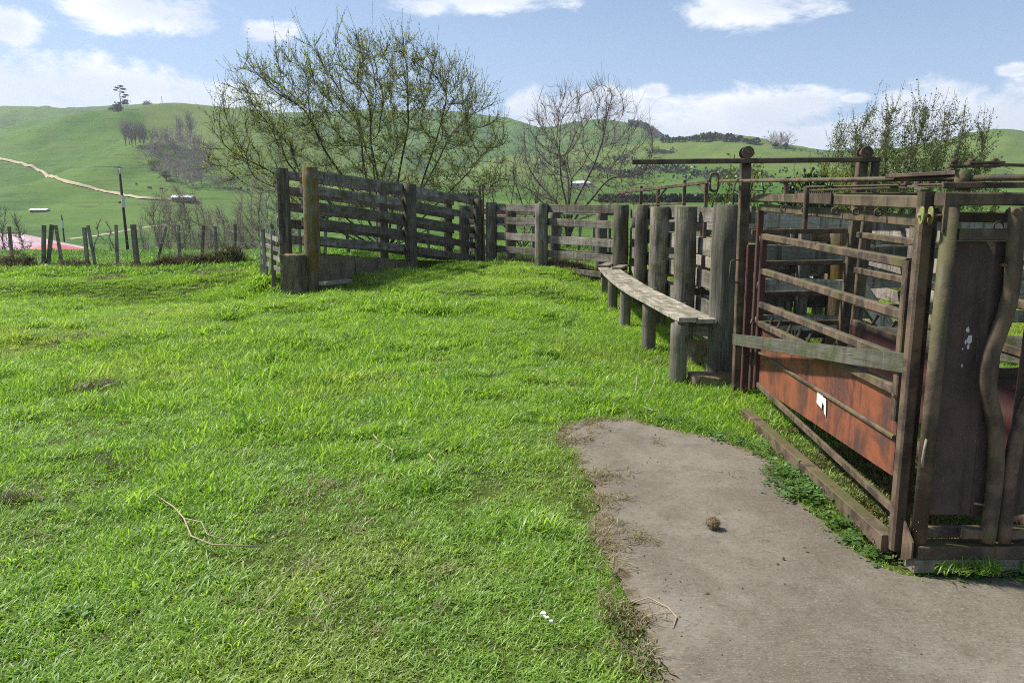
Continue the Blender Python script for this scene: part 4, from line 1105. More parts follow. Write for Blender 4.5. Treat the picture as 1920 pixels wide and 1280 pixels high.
def make_bare_tree():
    rng = np.random.default_rng(5); base = np.array([1.80, 25, .38])
    tr = [base, base + [.0, 0, .5], base + [.02, 0, 1.0], base + [.05, 0, 1.5], base + [.06, 0, 1.9]]
    pts = dome(rng, 1900, (2.35, 25, 2.5), 2.45, 2.2, 3.2, 2.2, 1.5, .7)
    seeds = [tr]
    for az, tl, L in ((180, 78, 1.9), (172, 50, 1.6), (0, 60, 1.9), (8, 30, 1.9), (90, 25, 1.6), (190, 20, 1.7), (330, 76, 1.4), (270, 45, 1.2), (200, 64, 1.5)):
        az, tl = R(az), R(tl); d = np.array([math.sin(tl) * math.cos(az), math.sin(tl) * math.sin(az), math.cos(tl)]); p = base + [.03, 0, rng.uniform(.9, 1.7)]; ln = [p]
        for k in range(int(L / .2)): d = d + [0, 0, .03] + rng.normal(0, .05, 3); d /= np.linalg.norm(d); p = p + d * .2; ln.append(p)
        seeds.append(ln)
    N, Pn = colonise(rng, pts, seeds, .16, 1.0, .24, up=.08); L = chains(N, Pn, .0042, .10, 1.6)
    sh = shoots(rng, L, 17, .40, .0042, .42, .02) + shoots(rng, L, 3., .65, .0045, .8, .010, 5, 3.6, .08)
    A, B, C = split_by_radius(L, .035, .012)
    tree_obj('bare_tree', 'leafless spreading tree with one pale trunk behind the back fence', 'tree', tuple(base), [A, B, C + sh], M['barkgrey'], thick_sides=7)
    rng = np.random.default_rng(15); base = np.array([.35, 25.6, .38]); pts = dome(rng, 700, (.35, 25.6, 1.4), 1.6, 1.2, 2.3, 2.2, .9, .6)
    seeds = [[base, base + [.0, 0, .3]]] + [[base + [0, 0, .1], base + [dx * .4, 0, .4], base + [dx, 0, .9]] for dx in (-.7, -.35, .1, .4, .8)]
    N, Pn = colonise(rng, pts, seeds, .15, .9, .22, up=.08); L = chains(N, Pn, .0045, .06, 1.65); sh = shoots(rng, L, 11.0, .4, .004, .4, .016)
    A, B, C = split_by_radius(L, .03, .012)
    tree_obj('bare_tree', 'low tangle of leafless stems left of the pale trunked bare tree', 'tree', tuple(base), [A, B, C + sh], M['barkgrey'])


def bush_of(seed, base, c, a, b, h, n, stems, leaf, per_m, size, top, name, label, cat='bush', bare=.7, shoot=.6, shoots_m=3.0, spread=.04, zlow=.3):
    rng = np.random.default_rng(seed); base = np.array(base, float); pts = dome(rng, n, c, a, b, h, 2.5, zlow, .4)
    seeds = [[base, base + [0, 0, .15]]]
    for k in range(stems):
        x = base + [rng.normal(0, a * .28), rng.normal(0, b * .28), -.05]; seeds.append([x, x + [rng.normal(0, .1), 0, .25], x + [rng.normal(0, .2), 0, .55]])
    N, Pn = colonise(rng, pts, seeds, .15, .9, .21, up=.04); Pn = Pn.copy(); L = chains(N, Pn, .0045, .05, 1.7)
    sh = shoots(rng, L, shoots_m * 3.2, shoot * .6, .0042, .3, .02) + shoots(rng, L, 3.6, shoot * .95, .0044, 1.0, .012, 6, c[2] + h * .45, .06)
    A, B, C = split_by_radius(L, .025, .011)
    low = [l for l in sh + C + B if l[0][0][2] < top + rng.normal(0, .3)]
    l1 = leaves_np(rng, low, per_m, size, spread); l2 = leaves_np(rng, sh + C, per_m * (1 - bare), size * .85, spread * .6)
    lv = (np.concatenate([l1[0], l2[0]]), np.concatenate([l1[1], l2[1] + len(l1[0])]))
    return tree_obj(name, label, cat, tuple(base), [A, B, C + sh], M['bark'], lv, M[leaf], thick_sides=5)


def make_bushes():
    bush_of(21, (9.0, 18.2, .1), (9.05, 18.2, 1.3), 2.15, 1.5, 2.85, 2500, 20, 'bush', 88, .024, 3.0, 'leafy_bush', 'big twiggy olive bush with bare upright shoots behind the crush', bare=.72, shoot=.62)
    bush_of(22, (7.25, 17.6, .1), (7.2, 17.6, .9), 1.25, .8, 1.75, 700, 10, 'bud', 60, .026, 2.4, 'pale_bush', 'pale yellow green twiggy bush at the left foot of the big leafy bush', bare=.5, shoot=.6)
    bush_of(23, (4.0, 13.6, .05), (4.05, 13.6, 1.05), .8, .6, 1.35, 190, 8, 'sprig', 42, .040, 2.4, 'sprig_bush', 'straggly bush of bright yellow green sprigs between the rear crush posts', bare=.4, shoot=.42, shoots_m=1.8)
    bush_of(24, (5.75, 15.2, .05), (5.75, 15.2, .9), .66, .6, 1.5, 600, 9, 'ivy', 80, .050, 9, 'dark_bush', 'small dense dark green bush behind the rear crush rail', shoot=.3, spread=.06)


def far_tree(seed, h, spread, nst, mat, name, label, cat, group=None, trunk=.25, kids=(7, 6, 4), up=.05, tilt=(.1, .9), rmin=.02):
    rng = np.random.default_rng(seed); stems = []
    lines = [[], [], [], []]
    th = h * trunk
    lines[0].append((np.array([[0, 0, -.5], [.0, .02, th * .5], [.02, 0, th]]), np.array([.024, .02, .016]) * h))
    sub = [[], [], []]
    for k in range(nst):
        az = 2 * math.pi * (k + rng.random()) / nst; tl = rng.uniform(*tilt) * spread
        stems.append((np.array([0, 0, th * rng.uniform(.5, 1)]), (math.sin(tl) * math.cos(az), math.sin(tl) * math.sin(az), math.cos(tl)), (h - th) * rng.uniform(.75, 1.0), .0085 * h))
    sp = spec_of((kids[0], .5, .6, up, .1, 6, .15), (kids[1], .5, .55, up, .12, 4, .1), (0, 0, 0, up, .1, 3, 0)); sp[0]['rmin'] = rmin; sp[1]['rmin'] = rmin
    grow(rng, stems, sp, sub); lines[1], lines[2], lines[3] = sub
    o = tree_obj(name, label, cat, (0, 0, 0), lines, mat, group=group, thick_sides=5)
    return o


def put(o, u, v, s=1., rz=None, y0=22., at=None):
    p = at or on_land(u, v, y0); o.location = p; o.scale = (s, s, s); o.rotation_euler.z = random.uniform(0, 6.28) if rz is None else rz
    return o


def make_far_trees():
    # bare trees in the hollow beyond the lawn
    def sunk(u, y, dz=0): return ((u - 960) / 1442 * y * 1.0, y, gz((u - 960) / 1442 * y, y) + dz)
    def hollow_tree(seed, u, y, vtop, a_, name, label, cat, mat, n=900, shape=2.2, low=.18, leaf=None):
        rng = np.random.default_rng(seed); x = (u - 960) / 1442 * y; z0 = gz(x, y) - .2; top = EYE + (395 - vtop) / 1442 * y; h = top - z0; base = np.array([x, y, z0])
        pts = dome(rng, n, (x, y, z0 + h * .32), a_, a_ * .8, h * .68, shape, z0 + h * low, .5)
        seeds = [[base, base + [0, 0, .3]]]
        for k in range(7):
            p = base + [rng.normal(0, a_ * .08), rng.normal(0, a_ * .08), 0]; q = rng.uniform(-.45, .45) * a_; seeds.append([p + [0, 0, .1], p + [q * .25, 0, h * .08], p + [q * .6, rng.normal(0, .2), h * .18], p + [q, rng.normal(0, .3), h * .28]])
        st = max(.2, a_ * .075); N, Pn = colonise(rng, pts, seeds, st, a_ * .5, st * 1.45, up=.06); L = chains(N, Pn, .008, .011 * h, 1.7)
        sh = shoots(rng, L, 24, min(.9, a_ * .28), .0085, .30, .06) ; A, B, C = split_by_radius(L, .06, .025)
        return tree_obj(name, label, cat, tuple(base), [A, B, C + sh], mat, thick_sides=5)
    hollow_tree(31, 340, 62, 350, 3.5, 'bare_willow', 'wide pale bare willow in the hollow beyond the fence, under the white shed', 'tree', M['barkfar'], 1300)
    hollow_tree(32, 425, 58, 380, 2.5, 'bare_willow', 'lower bare willow in the hollow between the wide willow and the wing fence', 'tree', M['barkfar'], 900)
    hollow_tree(33, 505, 50, 325, 2.6, 'bare_tree', 'bare tree with crooked limbs just left of the ramp and behind the wing fence', 'tree', M['barkfar'], 700, low=.35)
    hollow_tree(34, 15, 50, 386, 1.8, 'bare_shrub', 'dark bare shrub at the left picture edge in front of the pink roof', 'shrub', M['barkgrey'], 600)
    hollow_tree(35, 200, 52, 402, 1.0, 'bare_shrub', 'thin bare shrub beside the valley track right of the salmon roof', 'shrub', M['barkgrey'], 260)
    # bare wood in the gully of the hill
    protos = [far_tree(40 + k, 14, .9, 8, M['barkpurple'], 'gully_tree', 'bare purple grey tree in the gully wood on the hillside', 'tree', 'bare trees in the hillside gully wood', .1, (10, 9, 4), up=.0, tilt=(.15, 1.2), rmin=.06) for k in range(3)]
    spots = [(283, 262), (298, 266), (312, 262), (330, 268), (347, 270), (365, 273), (378, 280), (384, 296), (372, 305), (358, 292), (342, 288), (326, 285), (308, 284), (292, 286), (283, 300), (300, 305), (318, 308), (336, 312), (354, 320), (368, 326), (382, 316), (300, 322), (316, 328), (334, 334), (350, 340), (362, 344), (378, 338)]
    for k, (u, v) in enumerate(spots):
        o = protos[k] if k < 3 else copy_tree(protos[k % 3]); put(o, u, v + 8, random.uniform(.8, 1.15), y0=200)
    p = far_tree(50, 20, .16, 9, M['barkpurple'], 'poplar_tree', 'tall narrow bare poplar above the gully wood', 'tree', 'two poplars standing above the gully wood', .1, (10, 7, 3), .12, (.1, 1), .07)
    for k, (u, v, s) in enumerate(((338, 262, .95), (358, 268, 1.15))): tag(put(p if k == 0 else copy_tree(p), u, v, s, y0=200), ('shorter left one of two tall narrow bare poplars above the gully wood', 'taller right one of two narrow bare poplars above the gully wood')[k])
    p = copy_tree(p); tag(p, 'small bare poplar in the row on the slope left of the gully wood', group='row of poplars left of the gully wood')
    for k, (u, v, s) in enumerate(((236, 274, .95), (243, 272, .9), (254, 273, .8), (263, 274, .85), (270, 276, .8), (248, 275, .7))): put(p if k == 0 else copy_tree(p), u, v, s, y0=200)
    g = copy_tree(protos[1]); tag(g, 'bare tree of the small round grove below the gully wood', group='trees of the small round grove')
    for k, (u, v) in enumerate(((402, 352), (410, 353), (418, 352), (427, 353), (436, 352), (441, 352))): put(g if k == 0 else copy_tree(g), u, v, .62, y0=200)
    # two greener trees in the wood
    def leafy(seed, mat, name, label, cat, h=10, n=2600, size=.55, group=None):
        rng = np.random.default_rng(seed); o = thing(name, label, cat, (0, 0, 0), group)
        V, F = tubes_np([(np.array([[0, 0, -1], [0, 0, h * .2], [0, .1, h * .4]]), np.array([.045, .04, .025]) * h)], 6); np_mesh('trunk', V, F, M['bark'], o)
        cen = rng.normal(0, 1, (16, 3)); cen /= np.linalg.norm(cen, axis=1)[:, None]; cen *= rng.uniform(.15, .32, (16, 1)) * h; cen[:, 2] = cen[:, 2] * .85 + h * .40
        k = rng.integers(0, 16, n); C = cen[k] + rng.normal(0, .085 * h, (n, 3)); a = rng.normal(0, 1, (n, 3)); a /= np.linalg.norm(a, axis=1)[:, None]; b = np.cross(a, rng.normal(0, 1, (n, 3))); b /= np.linalg.norm(b, axis=1)[:, None]
        V = np.stack([C - a * size * .5, C + b * size * .35, C + a * size * .5, C - b * size * .35], 1).reshape(-1, 3); np_mesh('crown', V, np.arange(4 * n).reshape(-1, 4), mat, o); return o
    put(leafy(61, M['bud'], 'willow_tree', 'yellow green willow at the left side of the gully wood', 'tree', 11), 288, 318, 1, y0=200)
    put(leafy(62, M['bud'], 'willow_tree', 'small yellow willow at the top left of the gully wood', 'tree', 9), 290, 287, 1, y0=200)
    put(leafy(63, M['deadgrass'], 'willow_tree', 'tan budding willow at the lower tip of the gully wood', 'tree', 8), 312, 338, 1, y0=200)
    put(leafy(64, M['pine'], 'round_tree', 'dark round tree on the far ridge right of the lone pine', 'tree', 20, 1600, 1.4), 277, 209, 1.2, y0=1000)
    # lone pine on the crest
    rng = np.random.default_rng(70); o = thing('pine_tree', 'lone tall pine with layered dark clumps on the hill crest', 'tree', (0, 0, 0))
    tr = np.array([[0, 0, -1], [.3, 0, 10], [.0, 0, 20], [1, 0, 27]]); lines = [(tr, np.array([.75, .6, .42, .2])), (np.array([[-6.5, 0, -1], [-6.4, 0, 7], [-6.6, 0, 14]]), np.array([.35, .25, .1]))]
    cl = [(2, 31, 3.0, 1.3), (-3, 29, 2.6, 1.2), (5, 27.5, 3.2, 1.3), (-5, 26.3, 2.2, 1.0), (4, 23.5, 2.6, 1.0), (8, 20, 3.0, 1.2), (5, 17.5, 2.6, 1.), (7, 13, 3.2, 1.8), (4, 10.5, 3.2, 2.0), (8, 9.8, 2.4, 1.4), (-3, 7.5, 3.2, 2.2), (-7, 6.5, 3.4, 2.4), (-10, 3.5, 3.0, 2.0), (-4, 3, 3.4, 2.2), (0, 4, 3, 2), (-15, 3, 1.5, 1.2), (-1.5, 10.5, 2.2, 1.2), (-7, 11, 1.0, .8)]
    C = []; 
    for (x, z, rx, rz) in cl:
        n = int(170 * rx * rz / 4) + 60; p = rng.normal(0, .5, (n, 3)) * [rx, rx, rz * .8] + [x, 0, z]; C.append(p)
        lines.append((np.array([[.2, 0, z - 2.5], [x * .5, 0, z - 1.2], [x, 0, z - .3]]), np.array([.22, .16, .08])))
    C = np.concatenate(C); n = len(C); a = rng.normal(0, 1, (n, 3)); a /= np.linalg.norm(a, axis=1)[:, None]; b = np.cross(a, rng.normal(0, 1, (n, 3))); b /= np.linalg.norm(b, axis=1)[:, None]
    V, F = tubes_np(lines, 5); np_mesh('trunk', V, F, M['bark'], o)
    V = np.stack([C - a * .5, C + b * .35, C + a * .5, C - b * .35], 1).reshape(-1, 3); np_mesh('needles', V, np.arange(4 * n).reshape(-1, 4), M['pine'], o)
    put(o, 227, 209, .76, 0, y0=500)
    # ridge tree line on the right, every tree its own
    t0 = leafy(65, M['pine'], 'ridge_tree', 'grey green tree in the line along the right hand ridge', 'tree', 12, 420, 1.9, 'trees along the right hand ridge')
    for k, u in enumerate(np.concatenate([np.linspace(1242, 1400, 26), [1408, 1418, 1455, 1472]])):
        v = float(np.interp(u, [1240, 1300, 1350, 1400, 1450, 1500], [266, 264, 263, 268, 276, 281])); o = t0 if k == 0 else copy_tree(t0)
        put(o, u, v + 1.0, random.uniform(.55, 1.0) * (1.1 if 1300 < u < 1380 else .9), y0=700)
    t1 = copy_tree(protos[2]); tag(t1, 'thin bare tree on the saddle right of the ridge tree line', group='bare trees on the right saddle')
    for k, (u, v) in enumerate(((1448, 277), (1462, 278), (1476, 279))): put(t1 if k == 0 else copy_tree(t1), u, v, 1.1, y0=700)
    # dark bush on the shoulder of the knoll: one mass
    n = 5200; us = rng.uniform(1172, 1246, n); C = []
    top = np.interp(us, [1172, 1182, 1205, 1225, 1246], [240, 236, 237, 250, 264]); bot = np.interp(us, [1172, 1190, 1230, 1246], [256, 268, 272, 272])
    vs = top + (bot - top) * rng.random(n); yy = 1640 - 160 * (vs - top) / np.maximum(bot - top, 1) + rng.normal(0, 8, n)
    x = (us - 960) / 1442 * yy; z = land(x, yy) + rng.uniform(0, 7, n); C = np.column_stack([x, yy, z]); a = rng.normal(0, 1, (n, 3)); a /= np.linalg.norm(a, axis=1)[:, None]; b = np.cross(a, rng.normal(0, 1, (n, 3))); b /= np.linalg.norm(b, axis=1)[:, None]
    V = np.stack([C - a * 3.2, C + b * 2.6, C + a * 3.2, C - b * 2.6], 1).reshape(-1, 3); o = np_mesh('distant_wood', V, np.arange(4 * n).reshape(-1, 4), M['pine']); tag(o, kind='stuff')
    # scattered scrub on the right slopes: one mass
    C = []
    for (u, v, su, sv, n) in ((1240, 287, 22, 4, 60), (1180, 330, 30, 6, 90), (1215, 318, 20, 4, 50), (1260, 320, 25, 5, 60), (1120, 318, 30, 6, 60), (1170, 300, 20, 5, 40), (1350, 330, 70, 7, 120), (1020, 300, 40, 15, 90), (1590, 285, 60, 4, 60), (650, 330, 90, 15, 60)):
        for k in range(n):
            p = on_land(u + rng.normal(0, su * .6), v + rng.normal(0, sv * .6), 120)
            for q in range(6): C.append((p[0] + rng.normal(0, 1.2), p[1] + rng.normal(0, 1.2), p[2] + rng.uniform(0, 2.6)))
    C = np.array(C); n = len(C); a = rng.normal(0, 1, (n, 3)); a /= np.linalg.norm(a, axis=1)[:, None]; b = np.cross(a, rng.normal(0, 1, (n, 3))); b /= np.linalg.norm(b, axis=1)[:, None]
    V = np.stack([C - a * .9, C + b * .8, C + a * .9, C - b * .8], 1).reshape(-1, 3); o = np_mesh('hillside_scrub', V, np.arange(4 * n).reshape(-1, 4), M['pine']); tag(o, kind='stuff')
    # hedges in the valley on the right
    def hedge(u0, u1, v, y, h, label):
        n = 2600; us = rng.uniform(u0, u1, n); x = (us - 960) / 1442 * y; yy = y + rng.uniform(-.9, .9, n) ; z = land(x, yy) + h * rng.random(n); C = np.column_stack([x, yy, z])
        a = rng.normal(0, 1, (n, 3)); a /= np.linalg.norm(a, axis=1)[:, None]; b = np.cross(a, rng.normal(0, 1, (n, 3))); b /= np.linalg.norm(b, axis=1)[:, None]
        V = np.stack([C - a * .7, C + b * .55, C + a * .7, C - b * .55], 1).reshape(-1, 3); tag(np_mesh('hedge', V, np.arange(4 * n).reshape(-1, 4), M['hedge']), label, 'hedge')
    hedge(1120, 1480, 372, 235, 2.3, 'long dark clipped hedge across the bright field on the right')
    hedge(560, 900, 400, 330, 2.5, 'farther dark hedge crossing the valley behind the budding tree')


def foliage_all():
    make_big_tree(); make_bare_tree(); make_bushes(); make_far_trees()


foliage_all()

# ------------------------------------------------------------------ buildings, poles, cattle, far away


def house(name, label, x, y, w, d, wall_h, roof_h, rz, roofmat, wallmat, hip=True, z=None, windows=((-.3, .35), (.2, .3))):
    o = thing(name, label, 'house' if hip else 'shed', (x, y, gz(x, y) - .3 if z is None else z), rz=rz)
    def loc(b, n, m, par=o, lab=None):
        q = b.build(n, m, None, lab); q.parent = par; return q
    loc(MB().box((-w / 2, -d / 2, 0), (w / 2, d / 2, wall_h)), 'wall', wallmat)
    e = .5; r = roof_h; W, D_ = w / 2 + e, d / 2 + e; q = MB(); k = D_ if hip else 0
    q.V = [(-W, -D_, wall_h), (W, -D_, wall_h), (W, D_, wall_h), (-W, D_, wall_h), (-W + k, 0, wall_h + r), (W - k, 0, wall_h + r)]
    for f in ((0, 1, 5, 4), (2, 3, 4, 5), (1, 2, 5), (3, 0, 4), (3, 2, 1, 0)): q.face(f)
    loc(q, 'roof', roofmat)
    for (t, s) in windows:
        loc(MB().box((t * w, -d / 2 - .04, wall_h * .42), (t * w + s * w * .4, -d / 2 + .02, wall_h * .8)), 'window', M['glass'])
    return o


def make_far_things():
    house('farm_house', 'low house with a faded pink hipped roof beyond the lawn crest on the left', -41.2, 60, 12.6, 5.6, 2.9, 1.25, R(-3), M['pinkroof'], M['whitewall'], z=-.12 - 4.15)
    o = house('lean_to', 'salmon red roofed lean to at the right end of the pink roofed house', -33.9, 57.2, 2.4, 2.2, 1.9, .55, R(-3), M['redroof'], M['whitewall'], z=-.72 - 2.45, windows=())
    p = on_land(341, 379, 60); house('white_shed', 'long white roofed shed where the hill track meets the valley', p[0], p[1] + 3, 12, 6, 2.2, 1.5, 0, M['whiteroof'], M['greywall'], False, windows=((-.4, .5), (.1, .5)))
    p = on_land(75, 397, 60); house('old_shed', 'small grey shed at the foot of the hill below the track', p[0], p[1], 9, 4, 1.3, .8, 0, M['whiteroof'], M['greywall'], False, windows=())
    x = (932 - 960) / 1442 * 120; house('red_shed', 'little pink red roofed house above the ramp gate, across the valley', x, 120, 3.4, 3, 1.2, 1.2, 0, M['redroof'], M['whitewall'], False, windows=())
    p = on_land(1090, 352, 60); house('pale_house', 'white house half hidden behind the pale trunk of the bare tree', p[0], p[1], 12, 6, 2.5, 1.6, R(10), M['whiteroof'], M['whitewall'], windows=((-.3, .3), (.1, .3)))
    # power poles and lines
    def pole(label, x, y, top, base, lean, r, band=None):
        o = thing('power_pole', label, 'power pole', (x, y, base))
        MB().tube([(x, y, base - .5), (x + lean * .5, y, (top + base) / 2), (x + lean, y, top)], [r, r * .9, r * .75], 8).build('pole', M['pole'], o)
        if band: MB().tube([(x + lean * .62, y, band), (x + lean * .66, y, band + .95)], r * 1.06, 8, caps=False).build('marker_band', M['white'], o)
        return o
    y = 62; xt = (240 - 960) / 1442 * y * 1.0; xb = (247 - 960) / 1442 * y; base = gz(xb, y)
    o = pole('tall dark power pole with a white band in front of the hill', xb, y, 5.05, base, xt - xb, .13, 1.9)
    MB().beam((xt - .35, y, 5.0), (xt + .35, y, 5.0), .06, .06).build('crossarm', M['wire'], o); MB().tube([(xt + .1, y - .05, 4.5), (xt + .1, y - .05, 4.95)], .09, 8).build('insulator', M['white'], o)
    MB().tube([(xt - .25, y - .05, 2.3), (xt - .05, y - .05, 2.3)], .06, 8).build('insulator', M['pole'], o)
    o2 = thing('power_line', 'thin pale power line running across the hill to the banded pole', 'power line', (xt, y, 5))
    for (za, zb, x2, y2) in ((5.08, 5.2, -110, 120), (5.08, 1.9, -6, 66)):
        P = [(xt + (x2 - xt) * t, y + (y2 - y) * t, za + ((4.0 + 8 if x2 < -50 else 3.0) - za) * t - 1.6 * math.sin(math.pi * t) * (1 if x2 < -50 else .5)) for t in np.linspace(0, 1, 14)]
        MB().tube(P, .018, 4).build('wire', M['wire'], o2)
    P = [(xt + (-95 - xt) * t, y + 50 * t, 2.3 + 2.9 * t - .8 * math.sin(math.pi * t)) for t in np.linspace(0, 1, 12)]; MB().tube(P, .014, 4).build('wire', M['pole'], o2)
    y = 95; x = (128 - 960) / 1442 * y; pole('short dark pole standing behind the pink roof', x, y, EYE - 8 / 1442 * y, gz(x, y), -.1, .11, EYE - 32 / 1442 * y)
    p = on_land(304, 195, 1200); o = thing('lattice_mast', 'tiny lattice mast on the far ridge skyline', 'mast', p)
    for sx_, sy_ in ((-1, -1), (1, -1), (0, 1)): MB().beam((p[0] + sx_ * 2, p[1] + sy_ * 2, p[2] - 1), (p[0] + sx_ * .3, p[1] + sy_ * .3, p[2] + 15), .4, .4).build('leg', M['wire'], o)
    for z in (4, 8, 12): MB().beam((p[0] - 2 + z * .11, p[1] - 1.6, p[2] + z), (p[0] + 2 - z * .11, p[1] - 1.6, p[2] + z), .3, .3).build('brace', M['wire'], o)
    # cattle: tiny black cows on the slope
    def cow():
        q = MB(); q.tube([(-.85, 0, 1.0), (-.6, 0, 1.02), (.0, 0, .96), (.6, 0, 1.02), (.8, 0, 1.08)], [.22, .36, .40, .36, .2], 10)
        q.tube([(.7, 0, 1.15), (1.0, 0, 1.15), (1.25, 0, .95), (1.4, 0, .75)], [.2, .17, .15, .08], 8)
        for sx_ in (-.65, .6):
            for sy_ in (-.18, .18): q.tube([(sx_, sy_, .9), (sx_ - .04, sy_, .45), (sx_, sy_, 0)], [.12, .07, .06], 6)
        q.tube([(-.85, 0, 1.15), (-1.0, 0, .9), (-1.0, 0, .4)], [.05, .03, .05], 5); return q.build('cow', M['cow'])
    c0 = tag(cow(), 'tiny black cow grazing low on the left hill', 'cow', 'black cows grazing on the hill')
    LB = ('tiny black cow uphill just right of the banded power pole', 'tiny black cow in the middle of the three near the banded pole', 'tiny black cow nearest the white roofed shed', 'tiny black cow grazing left of two under the round grove', 'tiny black cow grazing right of two under the round grove')
    for k, (u, v) in enumerate(((256, 348), (281, 356), (303, 358), (452, 357), (466, 359))): tag(put(c0 if k == 0 else copy_tree(c0), u, v, 1.3, y0=150), LB[k])


make_far_things()

# ------------------------------------------------------------------ grass, moss, dead grass, weeds
HID = bpy.data.collections.new('tuft_shapes')          # never linked to the scene: only read by the scatter


def blades(rng, n, rad, h, w, lean, flat=0., wind=(0, 0), droop=.5):
    V = []; F = []
    for k in range(n):
        a = rng.uniform(0, 6.28); r0 = rad * math.sqrt(rng.random()); p = np.array([r0 * math.cos(a), r0 * math.sin(a), -.008])
        hh = rng.uniform(*h); az = rng.uniform(0, 6.28); ln = abs(rng.normal(lean, lean * .5)); o = np.array([math.cos(az) * ln + wind[0], math.sin(az) * ln + wind[1], 1.]) ; o[2] *= (1 - flat); o /= np.linalg.norm(o)
        out = np.array([math.cos(az), math.sin(az), 0]) + np.array([wind[0], wind[1], 0]); wv = np.array([-math.sin(az + rng.normal(0, .6)), math.cos(az), 0]) * w * rng.uniform(.6, 1.3) * .5
        b = len(V); q = p.copy(); d = o.copy()
        for s_, ws in ((0, .8), (1, 1.), (2, .75)):
            V += [q - wv * ws, q + wv * ws]; q = q + d * hh / 3; d = d + out * droop * .35 - np.array([0, 0, droop * .3]); d /= np.linalg.norm(d)
        V.append(q); F += [(b, b + 1, b + 3, b + 2), (b + 2, b + 3, b + 5, b + 4)]; F.append((b + 4, b + 5, b + 6, b + 6))
    return V, F


def tuft(name, mat, rng, **kw):
    V, F = blades(rng, **kw); me = bpy.data.meshes.new(name); me.from_pydata([tuple(map(float, v)) for v in V], [], [f if f[2] != f[3] else f[:3] for f in F])
    me.materials.append(mat); me.polygons.foreach_set('use_smooth', [True] * len(me.polygons)); o = bpy.data.objects.new(name, me); HID.objects.link(o); return o


def rosette(name, mat, rng, n, size, h):
    V = []; F = []
    for k in range(n):
        a = rng.uniform(0, 6.28); r0 = abs(rng.normal(0, .06)); c = np.array([r0 * math.cos(a), r0 * math.sin(a), rng.uniform(.01, h)]); s = size * rng.uniform(.6, 1.2)
        az = rng.uniform(0, 6.28); A = np.array([math.cos(az), math.sin(az), rng.uniform(-.2, .5)]); B = np.array([-math.sin(az), math.cos(az), rng.uniform(-.2, .2)]); b = len(V)
        V += [c, c + A * s * .4 + B * s * .4, c + A * s * .8 + B * s * .42, c + A * s * 1.1, c + A * s * .8 - B * s * .42, c + A * s * .4 - B * s * .4]; F += [(b, b + 1, b + 2, b + 3), (b, b + 3, b + 4, b + 5)]
    me = bpy.data.meshes.new(name); me.from_pydata([tuple(map(float, v)) for v in V], [], F); me.materials.append(mat); o = bpy.data.objects.new(name, me); HID.objects.link(o); return o


def scatter(name, mat, shapes, P, S, I, tilt=None, label=None):
    """one object: shape I[k] of the list standing at P[k], scaled S[k]"""
    rng = np.random.default_rng(len(P)); n = len(P)
    coll = bpy.data.collections.new(name + '_shapes')
    for i, s in enumerate(shapes):
        s.name = f'{name}_{i:02d}'; coll.objects.link(s)
    me = bpy.data.meshes.new(name); me.vertices.add(n); me.vertices.foreach_set('co', np.asarray(P, np.float32).ravel())
    rot = np.zeros((n, 3), np.float32); rot[:, 2] = rng.uniform(0, 6.28, n); rot[:, :2] = rng.normal(0, .12, (n, 2))
    if tilt is not None: rot[:, 2] = tilt + rng.normal(0, .5, n)
    me.attributes.new('rot', 'FLOAT_VECTOR', 'POINT').data.foreach_set('vector', rot.ravel())
    S = np.asarray(S, np.float32); S3 = np.repeat(S[:, None], 3, 1) if S.ndim == 1 else S
    me.attributes.new('scl', 'FLOAT_VECTOR', 'POINT').data.foreach_set('vector', S3.astype(np.float32).ravel())
    me.attributes.new('pick', 'INT', 'POINT').data.foreach_set('value', np.asarray(I, np.int32))
    me.materials.append(mat); o = bpy.data.objects.new(name, me); COL.objects.link(o); tag(o, label, kind='stuff')
    ng = bpy.data.node_groups.new(name, 'GeometryNodeTree')
    ng.interface.new_socket('Geometry', in_out='INPUT', socket_type='NodeSocketGeometry'); ng.interface.new_socket('Geometry', in_out='OUTPUT', socket_type='NodeSocketGeometry')
    N = ng.nodes; L = ng.links; gi = N.new('NodeGroupInput'); go = N.new('NodeGroupOutput'); ip = N.new('GeometryNodeInstanceOnPoints'); ci = N.new('GeometryNodeCollectionInfo')
    ci.inputs['Collection'].default_value = coll; ci.inputs['Separate Children'].default_value = True; ci.inputs['Reset Children'].default_value = True
    def at(nm, ty):
        a = N.new('GeometryNodeInputNamedAttribute'); a.data_type = ty; a.inputs['Name'].default_value = nm; return a.outputs['Attribute']
    L.new(gi.outputs[0], ip.inputs['Points']); L.new(ci.outputs[0], ip.inputs['Instance']); ip.inputs['Pick Instance'].default_value = True
    L.new(at('pick', 'INT'), ip.inputs['Instance Index']); e2r = N.new('FunctionNodeEulerToRotation'); L.new(at('rot', 'FLOAT_VECTOR'), e2r.inputs[0]); L.new(e2r.outputs[0], ip.inputs['Rotation'])
    L.new(at('scl', 'FLOAT_VECTOR'), ip.inputs['Scale']); L.new(ip.outputs[0], go.inputs[0])
    md = o.modifiers.new('scatter', 'NODES'); md.node_group = ng
    return o


def sample(rng, d0, d1, dens, tmin=-.95, tmax=.95):
    """random points in a fan in front of the camera between two distances"""
    A = (tmax - tmin) * (d1 * d1 - d0 * d0) / 2; n = int(A * dens); y = np.sqrt(rng.uniform(d0 * d0, d1 * d1, n)); return y * rng.uniform(tmin, tmax, n), y


